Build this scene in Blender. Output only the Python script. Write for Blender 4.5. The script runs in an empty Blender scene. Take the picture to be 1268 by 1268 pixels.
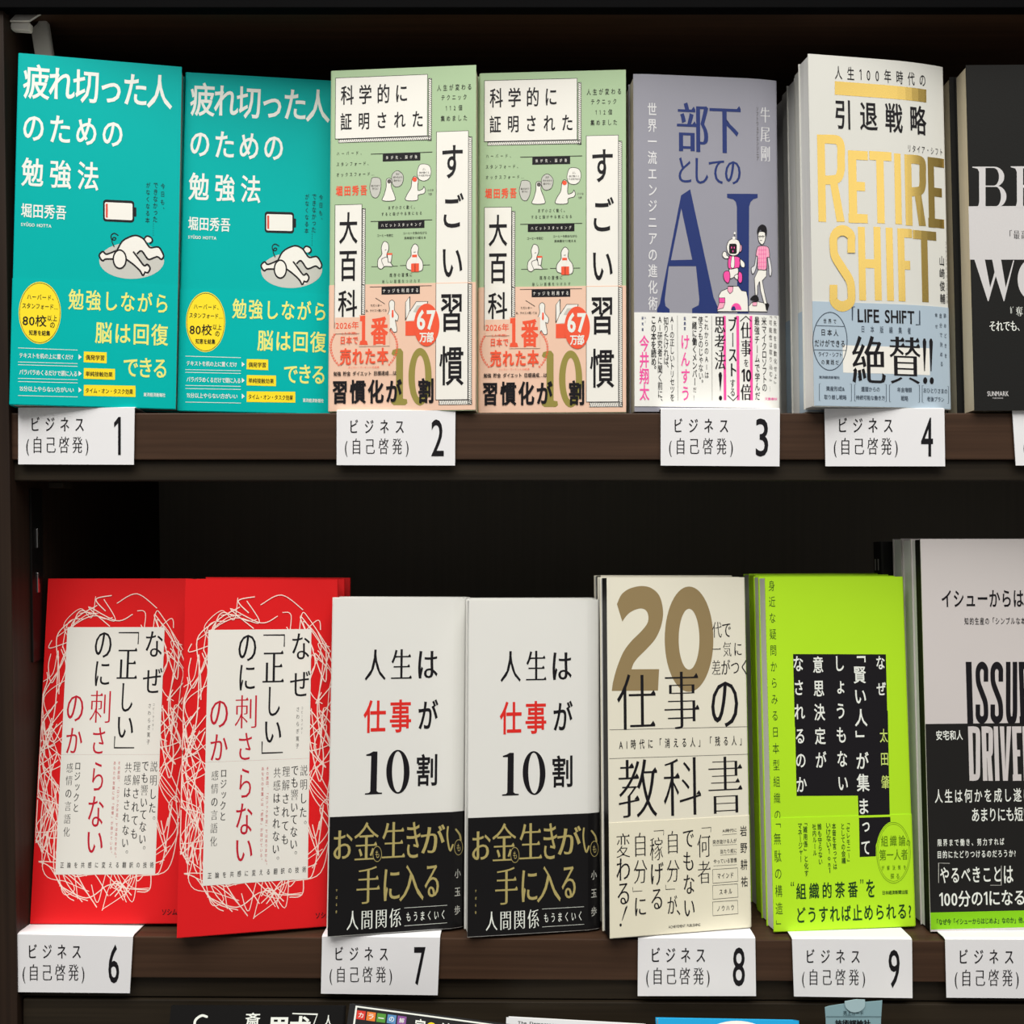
import bpy, bmesh, math, random
from mathutils import Vector, Matrix, Euler
from mathutils.geometry import tessellate_polygon
R = math.radians
random.seed(7)

# ------------------------------------------------------------------ camera, world, lights, exposure
FPX, D, ZC = 1270.0, 0.56, 1.30          # focal length in pixels, camera distance to the shelf fronts, camera height
S = D / FPX
scn = bpy.context.scene
COL = scn.collection
cam_d = bpy.data.cameras.new('camera'); cam = bpy.data.objects.new('camera', cam_d); COL.objects.link(cam)
cam.location = (0, -D, ZC); cam.rotation_euler = (R(90), 0, 0)
cam_d.sensor_width = 36; cam_d.lens = 36 * FPX / 1268; cam_d.clip_start = 0.01
scn.camera = cam
scn.view_settings.view_transform = 'Standard'; scn.view_settings.look = 'None'
scn.view_settings.exposure = 0.1; scn.view_settings.gamma = 1.0; scn.view_settings.use_curve_mapping = False
w = bpy.data.worlds.new('shop'); scn.world = w; w.use_nodes = True
w.node_tree.nodes['Background'].inputs[0].default_value = (1.0, 0.97, 0.93, 1)
w.node_tree.nodes['Background'].inputs[1].default_value = 0.19

def area(name, loc, target, sx, sy, power, color=(1, 0.97, 0.92)):
    l = bpy.data.lights.new(name, 'AREA'); l.shape = 'RECTANGLE'; l.size = sx; l.size_y = sy; l.energy = power; l.color = color
    o = bpy.data.objects.new(name, l); COL.objects.link(o); o.location = loc
    o.rotation_euler = (Vector(target) - Vector(loc)).to_track_quat('-Z', 'Y').to_euler()
    return o
area('ceiling_tube_light', (-0.15, -1.05, ZC + 1.75), (-0.1, -0.35, ZC - 0.1), 2.2, 1.5, 71)
area('gold_reflection_light', (1.45, -1.55, ZC + 0.92), (0.1, 0, ZC), 0.75, 0.75, 2.0)  # added light with no known source, placed for the gold foil to reflect

# ------------------------------------------------------------------ materials
def lin(c):
    c /= 255.0
    return c / 12.92 if c <= 0.04045 else ((c + 0.055) / 1.055) ** 2.4
MATS = {}
def mat(name, rgb, rough=0.45, noise=0.03, metal=0.0, coat=0.0, scale=60.0, spec=0.2, bump=0.0):
    if name in MATS: return MATS[name]
    m = bpy.data.materials.new(name); m.use_nodes = True; nt = m.node_tree; b = nt.nodes['Principled BSDF']
    c = [lin(v) for v in rgb]
    nz = nt.nodes.new('ShaderNodeTexNoise'); nz.inputs['Scale'].default_value = scale; nz.inputs['Detail'].default_value = 3
    tc = nt.nodes.new('ShaderNodeTexCoord'); nt.links.new(tc.outputs['Object'], nz.inputs['Vector'])
    mx = nt.nodes.new('ShaderNodeMix'); mx.data_type = 'RGBA'
    mx.inputs[6].default_value = [v * (1 - noise) for v in c] + [1]; mx.inputs[7].default_value = [min(1, v * (1 + noise)) for v in c] + [1]
    nt.links.new(nz.outputs['Fac'], mx.inputs[0]); nt.links.new(mx.outputs[2], b.inputs['Base Color'])
    b.inputs['Roughness'].default_value = rough; b.inputs['Metallic'].default_value = metal
    b.inputs['Specular IOR Level'].default_value = spec; b.inputs['Coat Weight'].default_value = coat * 0.4; b.inputs['Coat Roughness'].default_value = 0.25
    if bump:
        bp = nt.nodes.new('ShaderNodeBump'); bp.inputs['Strength'].default_value = bump; bp.inputs['Distance'].default_value = 0.0005
        nt.links.new(nz.outputs['Fac'], bp.inputs['Height']); nt.links.new(bp.outputs[0], b.inputs['Normal'])
    MATS[name] = m
    return m
def wood(name, rgb_a, rgb_b, rough=0.45, axis=0, spec=0.4):
    m = bpy.data.materials.new(name); m.use_nodes = True; nt = m.node_tree; b = nt.nodes['Principled BSDF']
    tc = nt.nodes.new('ShaderNodeTexCoord'); mp = nt.nodes.new('ShaderNodeMapping')
    sc = [260.0, 260.0, 260.0]; sc[axis] = 6.0; mp.inputs['Scale'].default_value = sc
    nz = nt.nodes.new('ShaderNodeTexNoise'); nz.inputs['Scale'].default_value = 1.0; nz.inputs['Detail'].default_value = 5
    cr = nt.nodes.new('ShaderNodeValToRGB'); cr.color_ramp.elements[0].position = 0.3; cr.color_ramp.elements[1].position = 0.7
    cr.color_ramp.elements[0].color = [lin(v) for v in rgb_a] + [1]; cr.color_ramp.elements[1].color = [lin(v) for v in rgb_b] + [1]
    nt.links.new(tc.outputs['Object'], mp.inputs[0]); nt.links.new(mp.outputs[0], nz.inputs['Vector'])
    nt.links.new(nz.outputs['Fac'], cr.inputs[0]); nt.links.new(cr.outputs[0], b.inputs['Base Color'])
    b.inputs['Roughness'].default_value = rough; b.inputs['Specular IOR Level'].default_value = spec
    bp = nt.nodes.new('ShaderNodeBump'); bp.inputs['Strength'].default_value = 0.12; bp.inputs['Distance'].default_value = 0.0004
    nt.links.new(nz.outputs['Fac'], bp.inputs['Height']); nt.links.new(bp.outputs[0], b.inputs['Normal'])
    MATS[name] = m
    return m
def paper_edges(name, rgb, rgb2):
    m = bpy.data.materials.new(name); m.use_nodes = True; nt = m.node_tree; b = nt.nodes['Principled BSDF']
    tc = nt.nodes.new('ShaderNodeTexCoord'); mp = nt.nodes.new('ShaderNodeMapping'); mp.inputs['Scale'].default_value = (15, 2600, 15)
    nz = nt.nodes.new('ShaderNodeTexNoise'); nz.inputs['Scale'].default_value = 1.0; nz.inputs['Detail'].default_value = 2
    mx = nt.nodes.new('ShaderNodeMix'); mx.data_type = 'RGBA'
    mx.inputs[6].default_value = [lin(v) for v in rgb] + [1]; mx.inputs[7].default_value = [lin(v) for v in rgb2] + [1]
    nt.links.new(tc.outputs['Object'], mp.inputs[0]); nt.links.new(mp.outputs[0], nz.inputs['Vector'])
    nt.links.new(nz.outputs['Fac'], mx.inputs[0]); nt.links.new(mx.outputs[2], b.inputs['Base Color'])
    b.inputs['Roughness'].default_value = 0.8
    MATS[name] = m
    return m
WOOD = wood('dark_stained_wood', (56, 39, 28), (74, 53, 39), 0.5, spec=0.2)
WOODV = wood('dark_stained_wood_upright', (34, 24, 18), (48, 35, 26), 0.55, axis=2, spec=0.2)
WOOD2 = wood('dark_wood_lip', (34, 28, 20), (50, 42, 31), 0.55, spec=0.2)
BLACKBOARD = wood('black_back_board', (116, 111, 100), (122, 117, 105), 0.6, axis=2, spec=0.25)
RAIL = mat('dark_grey_plastic_rail', (2, 2, 3), 0.7, spec=0.05)
PAGES = paper_edges('page_edges', (238, 234, 222), (205, 200, 186))
PAGES_CREAM = paper_edges('cream_page_edges', (226, 215, 188), (192, 180, 152))
PAGES_WHITE = paper_edges('white_page_edges', (240, 240, 236), (205, 206, 204))
CARD = mat('white_card', (240, 240, 242), 0.5, 0.012)
INK = mat('black_ink', (26, 24, 28), 0.45)

# ------------------------------------------------------------------ object helpers
def tag(o, label=None, cat=None, group=None, kind=None):
    if label: o['label'] = label
    if cat: o['category'] = cat
    if group: o['group'] = group
    if kind: o['kind'] = kind
    return o
def empty(name, loc, rot=(0, 0, 0)):
    o = bpy.data.objects.new(name, None); COL.objects.link(o); o.empty_display_size = 0.02
    o.location = (loc[0], loc[1], loc[2] + ZC); o.rotation_euler = rot
    return o
def mesh_obj(name, verts, faces, mats, parent=None, fm=None, smooth=False):
    me = bpy.data.meshes.new(name); me.from_pydata([tuple(v) for v in verts], [], faces)
    for m in mats: me.materials.append(m)
    if fm:
        for p, i in zip(me.polygons, fm): p.material_index = i
    if smooth:
        for p in me.polygons: p.use_smooth = True
    me.update()
    o = bpy.data.objects.new(name, me); COL.objects.link(o)
    if parent: o.parent = parent
    return o
def bm_obj(name, bm, mats, parent=None):
    me = bpy.data.meshes.new(name); bmesh.ops.recalc_face_normals(bm, faces=bm.faces); bm.to_mesh(me); bm.free()
    for m in (mats if isinstance(mats, (list, tuple)) else [mats]): me.materials.append(m)
    o = bpy.data.objects.new(name, me); COL.objects.link(o)
    if parent: o.parent = parent
    return o
def box_bm(x0, x1, y0, y1, z0, z1, bev=0.0, bm=None):
    bm2 = bmesh.new()
    bmesh.ops.create_cube(bm2, size=1.0)
    for v in bm2.verts: v.co = Vector((x0 + (v.co.x + .5) * (x1 - x0), y0 + (v.co.y + .5) * (y1 - y0), z0 + (v.co.z + .5) * (z1 - z0)))
    if bev: bmesh.ops.bevel(bm2, geom=list(bm2.edges), offset=bev, segments=2, affect='EDGES', profile=0.5)
    if bm is None: return bm2
    me = bpy.data.meshes.new('t'); bm2.to_mesh(me); bm2.free(); bm.from_mesh(me); bpy.data.meshes.remove(me)
    return bm
def W(px, py, y=0.0):                      # a point of the photograph carried to the plane at depth y
    k = S * (D + y) / D
    return Vector(((px - 634) * k, y, (634 - py) * k))

# ------------------------------------------------------------------ lettering
GLYPH = {}
RAW = {'1': ([(.27, 0), (.27, .73), (.19, .73), (.03, .62), (.03, .54), (.18, .625), (.18, 0)], [(0, 1, 2, 5, 6), (2, 3, 4, 5)])}
def load_glyphs(chars, res=3):
    todo = [c for c in sorted(set(chars)) if c not in RAW and c not in ' \u3000']
    if not todo: return
    obs = []
    for c in todo:
        cu = bpy.data.curves.new('g', 'FONT'); cu.body = c; cu.resolution_u = res
        o = bpy.data.objects.new('g', cu); COL.objects.link(o); obs.append(o)
    dg = bpy.context.evaluated_depsgraph_get(); dg.update()
    for c, o in zip(todo, obs):
        me = o.evaluated_get(dg).to_mesh()
        RAW[c] = ([(v.co.x, v.co.y) for v in me.vertices], [tuple(p.vertices) for p in me.polygons])
        o.evaluated_get(dg).to_mesh_clear()
    for o in obs:
        cu = o.data; bpy.data.objects.remove(o); bpy.data.curves.remove(cu)
def is_cjk(c): return ord(c) > 0x2000
KANA = lambda c: 0x3040 <= ord(c) <= 0x30ff
def glyph(c, ex=0.0, ey=0.0, uroko=False):
    """outline of one character in em units, stroke weight changed by ex / ey, with an optional mincho serif"""
    if uroko and KANA(c): ex, ey, uroko = ex + 0.012, ey + 0.012, False
    key = (c, ex, ey, uroko)
    if key in GLYPH: return GLYPH[key]
    vs, fs = RAW[c]
    if not ex and not ey and not uroko:
        GLYPH[key] = (vs, fs); return GLYPH[key]
    cnt = {}
    for f in fs:
        for i in range(len(f)):
            a, b = f[i], f[(i + 1) % len(f)]
            k = (min(a, b), max(a, b)); cnt.setdefault(k, []).append((a, b, f))
    nb = {}; serif = []; link = {}
    for k, l in cnt.items():
        if len(l) != 1: continue
        a, b, f = l[0]
        ax, ay = vs[a]; bx, by = vs[b]; dx, dy = bx - ax, by - ay; L = math.hypot(dx, dy)
        if L < 1e-7: continue
        n = (dy / L, -dx / L)
        cx = sum(vs[i][0] for i in f) / len(f) - (ax + bx) / 2; cy = sum(vs[i][1] for i in f) / len(f) - (ay + by) / 2
        if n[0] * cx + n[1] * cy > 0: n = (-n[0], -n[1])
        link.setdefault(a, []).append(b); link.setdefault(b, []).append(a)
        nb.setdefault(a, []).append(n); nb.setdefault(b, []).append(n)
        if uroko and n[0] > 0.985 and 0.03 < L < 0.1 and not KANA(c): serif.append((a, b))
    ends = lambda a, b: all(vs[j][0] < vs[a][0] - 0.01 for e in (a, b) for j in link[e] if j not in (a, b))
    serif = [q for q in serif if ends(*q)]
    out = []
    for i, (x, y) in enumerate(vs):
        ns = nb.get(i)
        if not ns: out.append((x, y)); continue
        if len(ns) == 1: ns = ns * 2
        n1, n2 = ns[0], ns[1]
        h1 = ex * n1[0] ** 2 + ey * n1[1] ** 2; h2 = ex * n2[0] ** 2 + ey * n2[1] ** 2
        det = n1[0] * n2[1] - n1[1] * n2[0]
        if abs(det) < 0.25:
            mx, my = n1[0] + n2[0], n1[1] + n2[1]; ml = math.hypot(mx, my) or 1
            q = (h1 + h2) / 2; d = (mx / ml * q, my / ml * q)
        else:
            d = ((h1 * n2[1] - h2 * n1[1]) / det, (n1[0] * h2 - n2[0] * h1) / det)
            m = max(abs(ex), abs(ey)) * 2.5; l = math.hypot(*d)
            if l > m: d = (d[0] * m / l, d[1] * m / l)
        out.append((x + d[0], y + d[1]))
    fs2 = list(fs)
    for a, b in serif:
        t = a if vs[a][1] > vs[b][1] else b
        x, y = out[t]; k = len(out)
        out += [(x - 0.12, y - 0.004), (x - 0.045, y + 0.058), (x + 0.004, y - 0.004)]
        fs2.append((k, k + 1, k + 2))
    GLYPH[key] = (out, fs2)
    return GLYPH[key]
ROT = set('ー「」『』（）〈〉()…―－')
SMALL = set('ぁぃぅぇぉっゃゅょァィゥェォッャュョ')
def run(s, vert, gap, ex, ey, uroko):
    """lay a string out in em units; returns verts, faces"""
    load_glyphs(s)
    V, F = [], []
    p = 0.0
    for c in s:
        if c in ' \u3000':
            p += 0.5 + gap if c == ' ' else 1 + gap; continue
        vs, fs = glyph(c, ex, ey, uroko)
        xs = [v[0] for v in vs]
        if vert:
            cx = 0.5 if is_cjk(c) else (min(xs) + max(xs)) / 2
            pts = [(x - cx, y - 0.36) for x, y in vs]
            if c in ROT:
                pts = [(y, -x) for x, y in pts]
            elif c in '、。':
                pts = [(x + 0.6, y + 0.58) for x, y in pts]
            elif c in SMALL: pts = [(x + 0.08, y + 0.08) for x, y in pts]
            pts = [(x, y - p - 0.5) for x, y in pts]; p += 1 + gap
        else:
            if is_cjk(c): pts = [(x + p, y) for x, y in vs]; p += 1 + gap
            else:
                pts = [(x + p - min(xs) + 0.04, y) for x, y in vs]; p += max(xs) - min(xs) + 0.09 + gap
        k = len(V); V += pts; F += [tuple(i + k for i in f) for f in fs]
    return V, F
STY = {'g': (0.006, 0.006, False), 'l': (-0.005, -0.005, False), 'm': (0.010, -0.016, True), 'ml': (-0.002, -0.019, True), 'mb': (0.026, -0.010, True),
       'mm': (0.016, -0.010, True), 'lab': (0.006, -0.011, True), 'b': (0.018, 0.014, False), 'bb': (0.036, 0.024, False), 'r': (0.012, 0.011, False)}

class Print:
    """everything printed on one cover (or belly band, card ...): flat shapes just above its face, one mesh per part"""
    def __init__(s, to_uv, base=0.0):
        s.to_uv = to_uv; s.base = base; s.parts = []; s.n = 0; s.asp = 0.69; s.part = 'cover_lettering'; s.view = (0, 0, 1.0); s.clip = None
    @property
    def part(s): return s._part
    @part.setter
    def part(s, name): s._part = name; s.cur = None
    def v(s, x0, y0, k): s.view = (x0, y0, k); return s
    def P(s, x, y): return s.to_uv(s.view[0] + x / s.view[2], s.view[1] + y / s.view[2])
    def add(s, V, F, m, L):
        if s.cur is None: s.cur = dict(name=s._part, v=[], f=[], m=[], mats=[]); s.parts.append(s.cur)
        d = s.cur; s.n += 1
        if m not in d['mats']: d['mats'].append(m)
        k = len(d['v']); off = -(s.base + 0.00003 * (L + 1) + 0.0000024 * (s.n % 10))
        d['v'] += [(u, off, v) for u, v in V]; d['f'] += [tuple(i + k for i in f) for f in F]; d['m'] += [d['mats'].index(m)] * len(F)
    def rect(s, x0, y0, x1, y1, m, L=0):
        xm, ym = (x0 + x1) / 2, (y0 + y1) / 2
        a = (s.P(x0, ym)[0], s.P(xm, y0)[1]); b = (s.P(x1, ym)[0], s.P(xm, y1)[1])
        s.add([(a[0], b[1]), (b[0], b[1]), (b[0], a[1]), (a[0], a[1])], [(0, 1, 2, 3)], m, L)
    def frame(s, x0, y0, x1, y1, wd, m, L=1, sides='TBLR'):
        xm, ym = (x0 + x1) / 2, (y0 + y1) / 2
        a = (s.P(x0, ym)[0], s.P(xm, y0)[1]); b = (s.P(x1, ym)[0], s.P(xm, y1)[1]); w_ = abs(s.P(xm, y0)[1] - s.P(xm, y0 + wd)[1])
        for sd, c, d in (('T', (a[0], a[1]), (b[0], a[1] - w_)), ('B', (a[0], b[1] + w_), (b[0], b[1])), ('L', (a[0], a[1]), (a[0] + w_, b[1])), ('R', (b[0] - w_, a[1]), (b[0], b[1]))):
            if sd in sides: s.add([(c[0], d[1]), (d[0], d[1]), (d[0], c[1]), (c[0], c[1])], [(0, 1, 2, 3)], m, L)
    def poly(s, loops, m, L=0, uv=False):
        loops = [[Vector((*(q if uv else s.P(*q)), 0)) for q in l] for l in loops]
        tris = tessellate_polygon(loops); V = [(q.x, q.y) for l in loops for q in l]
        s.add(V, [t for t in tris], m, L)
    def ell(s, cx, cy, rx, ry, m, L=0, hole=None, a0=0, a1=360, n=40):
        pts = [(cx + rx * math.cos(R(a0 + (a1 - a0) * i / n)), cy + ry * math.sin(R(a0 + (a1 - a0) * i / n))) for i in range(n + (a1 - a0 < 360))]
        if hole:
            k = [(cx + hole[0] * math.cos(2 * math.pi * i / n), cy + hole[1] * math.sin(2 * math.pi * i / n)) for i in range(n)]
            s.poly([pts, k], m, L)
        else: s.poly([pts], m, L)
    def stroke(s, pts, wd, m, L=1, smooth=0, closed=False, wy=None, taper=False, cap=True):
        if smooth: pts = spline(pts, smooth, closed)
        if closed: pts = pts + pts[:1]
        ky = wd / wy if wy else 1.0
        q = [(x, y * ky) for x, y in pts]; h = wd / 2
        Lf, Rt = [], []
        for i, (x, y) in enumerate(q):
            a = q[i - 1] if i else (q[-2] if closed else q[0]); b = q[i + 1] if i < len(q) - 1 else (q[1] if closed else q[-1])
            dx, dy = b[0] - a[0], b[1] - a[1]; l = math.hypot(dx, dy) or 1
            t = h * (0.35 + 0.65 * math.sin(math.pi * i / (len(q) - 1))) if taper else h
            if i and i < len(q) - 1:
                e = (x - a[0], y - a[1]); f = (b[0] - x, b[1] - y); le = math.hypot(*e) or 1; lf = math.hypot(*f) or 1
                c = max(-1, min(1, (e[0] * f[0] + e[1] * f[1]) / le / lf)); t /= max(0.5, math.sqrt((1 + c) / 2))
            nx, ny = -dy / l * t, dx / l * t
            Lf.append((x + nx, y + ny)); Rt.append((x - nx, y - ny))
        V = [s.P(x, y / ky) for x, y in Lf + Rt]; n = len(q)
        F = [(i, i + 1, n + i + 1, n + i) for i in range(n - 1)]
        s.add(V, F, m, L)
        if cap and not taper and not wy and not closed:
            for x, y in (pts[0], pts[-1]): s.ell(x, y, h, h, m, L, n=10)
    def bbox(s, x0, y0, x1, y1):
        """the cover rectangle whose outline in the photograph spans x0..x1, y0..y1"""
        xm, ym = (x0 + x1) / 2, (y0 + y1) / 2; e = 2.0
        o, px, py = s.P(xm, ym), s.P(xm + e, ym), s.P(xm, ym + e)
        a, c, b, d = (px[0] - o[0]) / e, (px[1] - o[1]) / e, (py[0] - o[0]) / e, (py[1] - o[1]) / e
        det = a * d - b * c                                   # photo step for a unit step along u: (d, -c) / det, along v: (-b, a) / det
        sl = abs(c / d); t = abs(b / a); Wb, Hb = x1 - x0, y1 - y0
        w = max((Wb - t * Hb) / (1 - sl * t), Wb * .88); h = max((Hb - sl * Wb) / (1 - sl * t), Hb * .86)
        Wd, H = w * abs(det / d), h * abs(det / a)
        return (o[0] - Wd / 2, o[1] + H / 2), (o[0] + Wd / 2, o[1] - H / 2), Wd, H
    def text(s, t, x0, y0, x1, y1, m, st='g', asp=0.69, L=2, vert=False, fit=False):
        a, b, Wd, H = s.bbox(x0, y0, x1, y1)
        ex, ey, ur = STY[st]
        n = len(t)
        V, F = run(t, vert, 0.0, ex, ey, ur)
        xs = [q[0] for q in V]; ys = [q[1] for q in V]
        if not fit and n > 1:
            if not vert:
                sy = H / (max(ys) - min(ys)); g = (Wd / (asp * sy) - (max(xs) - min(xs))) / (n - 1)
            else:
                sx = Wd / (max(xs) - min(xs)); sy = sx / asp; g = (H / sy - (max(ys) - min(ys))) / (n - 1)
            g = max(-0.12, min(3.0, g))
            V, F = run(t, vert, g, ex, ey, ur)
            xs = [q[0] for q in V]; ys = [q[1] for q in V]
        sx = Wd / (max(xs) - min(xs)); sy = H / (max(ys) - min(ys))
        s.add([(a[0] + (x - min(xs)) * sx, b[1] + (y - min(ys)) * sy) for x, y in V], F, m, L)
    def vtext(s, t, x0, y0, x1, y1, m, st='g', asp=None, L=2): s.text(t, x0, y0, x1, y1, m, st, asp or s.asp, L, True)
    def letter(s, c, x0, y0, x1, y1, wx, wy, m, L=2):
        """condensed grotesque capitals drawn in the box x0..y1, stems wx wide, bars wy high"""
        w, h = x1 - x0, y1 - y0
        r = lambda a, b, c2, d: s.rect(x0 + a, y0 + b, x0 + c2, y0 + d, m, L)
        st = lambda pts, sm=8: s.stroke([(x0 + x, y0 + y) for x, y in pts], wx, m, L, sm, wy=wy, cap=False)
        if c in 'EFLIHTRDUN': 
            if c not in 'TU': r(0, 0, wx, h)
        if c == 'E':
            for y in (0, (h - wy) * .49, h - wy): r(0, y, w * (0.86 if 0 < y < h - wy else 1), y + wy)
        elif c == 'F':
            for y in (0, (h - wy) * .5): r(0, y, w * (0.86 if y else 1), y + wy)
        elif c == 'T': r(0, 0, w, wy); r((w - wx) / 2, 0, (w + wx) / 2, h)
        elif c == 'H': r(w - wx, 0, w, h); r(0, (h - wy) / 2, w, (h + wy) / 2)
        elif c == 'N': r(w - wx, 0, w, h); s.poly([[(x0, y0), (x0 + wx, y0), (x1, y1), (x1 - wx, y1)]], m, L)
        elif c == 'V': s.poly([[(x0, y0), (x0 + wx, y0), (x0 + w / 2, y1 - wy * 1.6), (x1 - wx, y0), (x1, y0), (x0 + w / 2 + wx * .55, y1), (x0 + w / 2 - wx * .55, y1)]], m, L)
        elif c == 'U': st([(wx / 2, 0), (wx / 2, h * .5), (wx / 2, h * .8), (w * .3, h - wy * .6), (w / 2, h - wy / 2), (w * .7, h - wy * .6), (w - wx / 2, h * .8), (w - wx / 2, h * .5), (w - wx / 2, 0)])
        elif c == 'D': st([(wx * .5, wy / 2), (w * .45, wy / 2), (w * .75, wy * .7), (w - wx / 2, h * .2), (w - wx / 2, h * .5), (w - wx / 2, h * .8), (w * .75, h - wy * .7), (w * .45, h - wy / 2), (wx * .5, h - wy / 2)])
        elif c == 'R':
            st([(wx * .5, wy / 2), (w * .45, wy / 2), (w * .75, wy * .65), (w - wx / 2, h * .14), (w - wx / 2, h * .27), (w - wx / 2, h * .4), (w * .75, h * .52 - wy * .2), (w * .45, h * .52), (wx * .5, h * .52)])
            s.poly([[(x0 + w * .42, y0 + h * .5), (x0 + w * .42 + wx, y0 + h * .5), (x1, y1), (x1 - wx * 1.05, y1)]], m, L)
        elif c == 'S':
            st([(w - wx / 2, h * .32), (w - wx / 2, h * .2), (w - wx * .55, h * .12), (w * .62, wy * .55), (w * .38, wy * .55), (wx * .55, h * .13), (wx / 2, h * .25), (wx * .7, h * .36),
                (w * .5, h * .5), (w - wx * .7, h * .64), (w - wx / 2, h * .76), (w - wx * .55, h * .88), (w * .62, h - wy * .55), (w * .38, h - wy * .55), (wx * .55, h * .88), (wx / 2, h * .8), (wx / 2, h * .69)], 4)
    def build(s, root, bend=None, names=None, parent=None):
        obs = []
        for d in s.parts:
            o = mesh_obj(d['name'], d['v'], d['f'], d['mats'], parent or root, d['m'])
            if bend: bend_mesh(o.data, bend)
            obs.append(o)
        return obs
def spline(p, n, closed=False):
    out = []; k = len(p)
    for i in range(k if closed else k - 1):
        if closed: a, b, c, d = p[i - 1], p[i], p[(i + 1) % k], p[(i + 2) % k]
        else: a, b, c, d = p[max(0, i - 1)], p[i], p[i + 1], p[min(k - 1, i + 2)]
        for j in range(n):
            t = j / n
            out.append(tuple(0.5 * (2 * b[q] + (c[q] - a[q]) * t + (2 * a[q] - 5 * b[q] + 4 * c[q] - d[q]) * t * t + (3 * b[q] - a[q] - 3 * c[q] + d[q]) * t ** 3) for q in (0, 1)))
    if not closed: out.append(p[-1])
    return out
def bend_mesh(me, fn, us=None):
    bm = bmesh.new(); bm.from_mesh(me)
    for u in fn.cuts:
        bmesh.ops.bisect_plane(bm, geom=list(bm.verts) + list(bm.edges) + list(bm.faces), plane_co=(u, 0, 0), plane_no=(1, 0, 0), dist=1e-6)
    for v in bm.verts: v.co.y += fn(v.co.x)
    bm.to_mesh(me); bm.free(); me.update()

# ------------------------------------------------------------------ books
SH1 = 0.0540                                           # top of the upper shelf (relative to the lens)
SLOPE = -0.0055
def sh2(x): return -0.2330 + SLOPE * x                 # top of the lower shelf, which hangs a little to the right
def rot(yaw, lean, roll): return (Matrix.Rotation(R(yaw), 3, 'Z') @ Matrix.Rotation(-R(lean), 3, 'X') @ Matrix.Rotation(R(roll), 3, 'Y'))
class Pose:
    def __init__(s, x, y, z, lean, yaw, roll): s.o = Vector((x, y, z)); s.M = rot(yaw, lean, roll); s.lean, s.yaw, s.roll = lean, yaw, roll
    def uv(s, px, py):
        c = Vector((0, -D, 0)); d = Vector(((px - 634) / FPX, 1, (634 - py) / FPX)); n = s.M @ Vector((0, 1, 0))
        t = (s.o - c).dot(n) / d.dot(n); q = s.M.transposed() @ (c + d * t - s.o)
        return (q.x, q.z)
def shell(Wd, T, z0, z1, th, spine, out=0.0, cols=1, r=0.0012):
    """C-shaped wrapper round a book block: front, spine, back; spine at right ('r') or left ('l')"""
    def path(o):
        rr = r + o
        p = [(0.0, -o)] + [(Wd * i / cols, -o) for i in range(1, cols)] + [(Wd - r, -o)]
        p += [(Wd - r + rr * math.sin(a), r - rr * math.cos(a)) for a in (R(30), R(60), R(90))]
        p += [(Wd - r + rr * math.cos(a), T - r + rr * math.sin(a)) for a in (0, R(30), R(60), R(90))] + [(0.0, T + o)]
        return p
    A, B = path(out), path(out - th)
    if spine == 'l': A = [(Wd - x, y) for x, y in A]; B = [(Wd - x, y) for x, y in B]
    n = len(A); V = [(x, y, z0) for x, y in A] + [(x, y, z0) for x, y in B] + [(x, y, z1) for x, y in A] + [(x, y, z1) for x, y in B]
    F = []
    for i in range(n - 1):
        F += [(i, i + 1, 2 * n + i + 1, 2 * n + i), (n + i, 3 * n + i, 3 * n + i + 1, n + i + 1), (i, n + i, n + i + 1, i + 1), (2 * n + i, 2 * n + i + 1, 3 * n + i + 1, 3 * n + i)]
    F += [(0, 2 * n, 3 * n, n), (n - 1, 2 * n - 1, 4 * n - 1, 3 * n - 1)]
    return V, F
def mk_shell(name, m, parent, *a, **k):
    V, F = shell(*a, **k); bm = bmesh.new(); vs = [bm.verts.new(v) for v in V]
    for f in F: bm.faces.new([vs[i] for i in f])
    return bm_obj(name, bm, m, parent)
def book(name, Wd, H, T, spine, cover, pages, band=None, bend=None, ends=None):
    """a paperback standing at its front lower left corner: cover, page block, belly band (height, material)"""
    root = empty(name, (0, 0, 0))
    th = 0.0005
    c = mk_shell('cover', cover, root, Wd, T, 0, H, th, spine, cols=10)
    i0, i1 = (0.0007, Wd - th) if spine == 'r' else (th, Wd - 0.0007)
    p = bm_obj('page_block', box_bm(i0, i1, th, T - th, 0.0006, H - 0.0006), pages, root)
    obs = [c, p]; b = None
    if ends:                                             # dark strip along the fore edge, just behind the front cover
        e0, e1 = (0.0001, 0.02) if spine == 'r' else (Wd - 0.02, Wd - 0.0001)
        bm = box_bm(e0, e1, th * 0.99, th + ends[1], 0.0004, H - 0.0004)
        obs.append(bm_obj('edge_strip', bm, ends[0], root))
    if band:
        b = mk_shell('belly_band', band[1], root, Wd, T, 0.0004 if len(band) < 3 else band[2], band[0], 0.00025, spine, out=0.00026, cols=10)
        obs.append(b)
    if bend:
        for o in obs: bend_mesh(o.data, bend)
    return root, c, b
def place(root, x, y, z, lean, yaw, roll):
    root.location = (x, y, z + ZC); root.rotation_euler = rot(yaw, lean, roll).to_euler()
def dup(root, label):
    r = root.copy(); COL.objects.link(r)
    if label: r['label'] = label
    for ch in list(root.children):
        c = ch.copy(); COL.objects.link(c); c.parent = r
        for g in ch.children:
            d = g.copy(); COL.objects.link(d); d.parent = c
    return r
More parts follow.
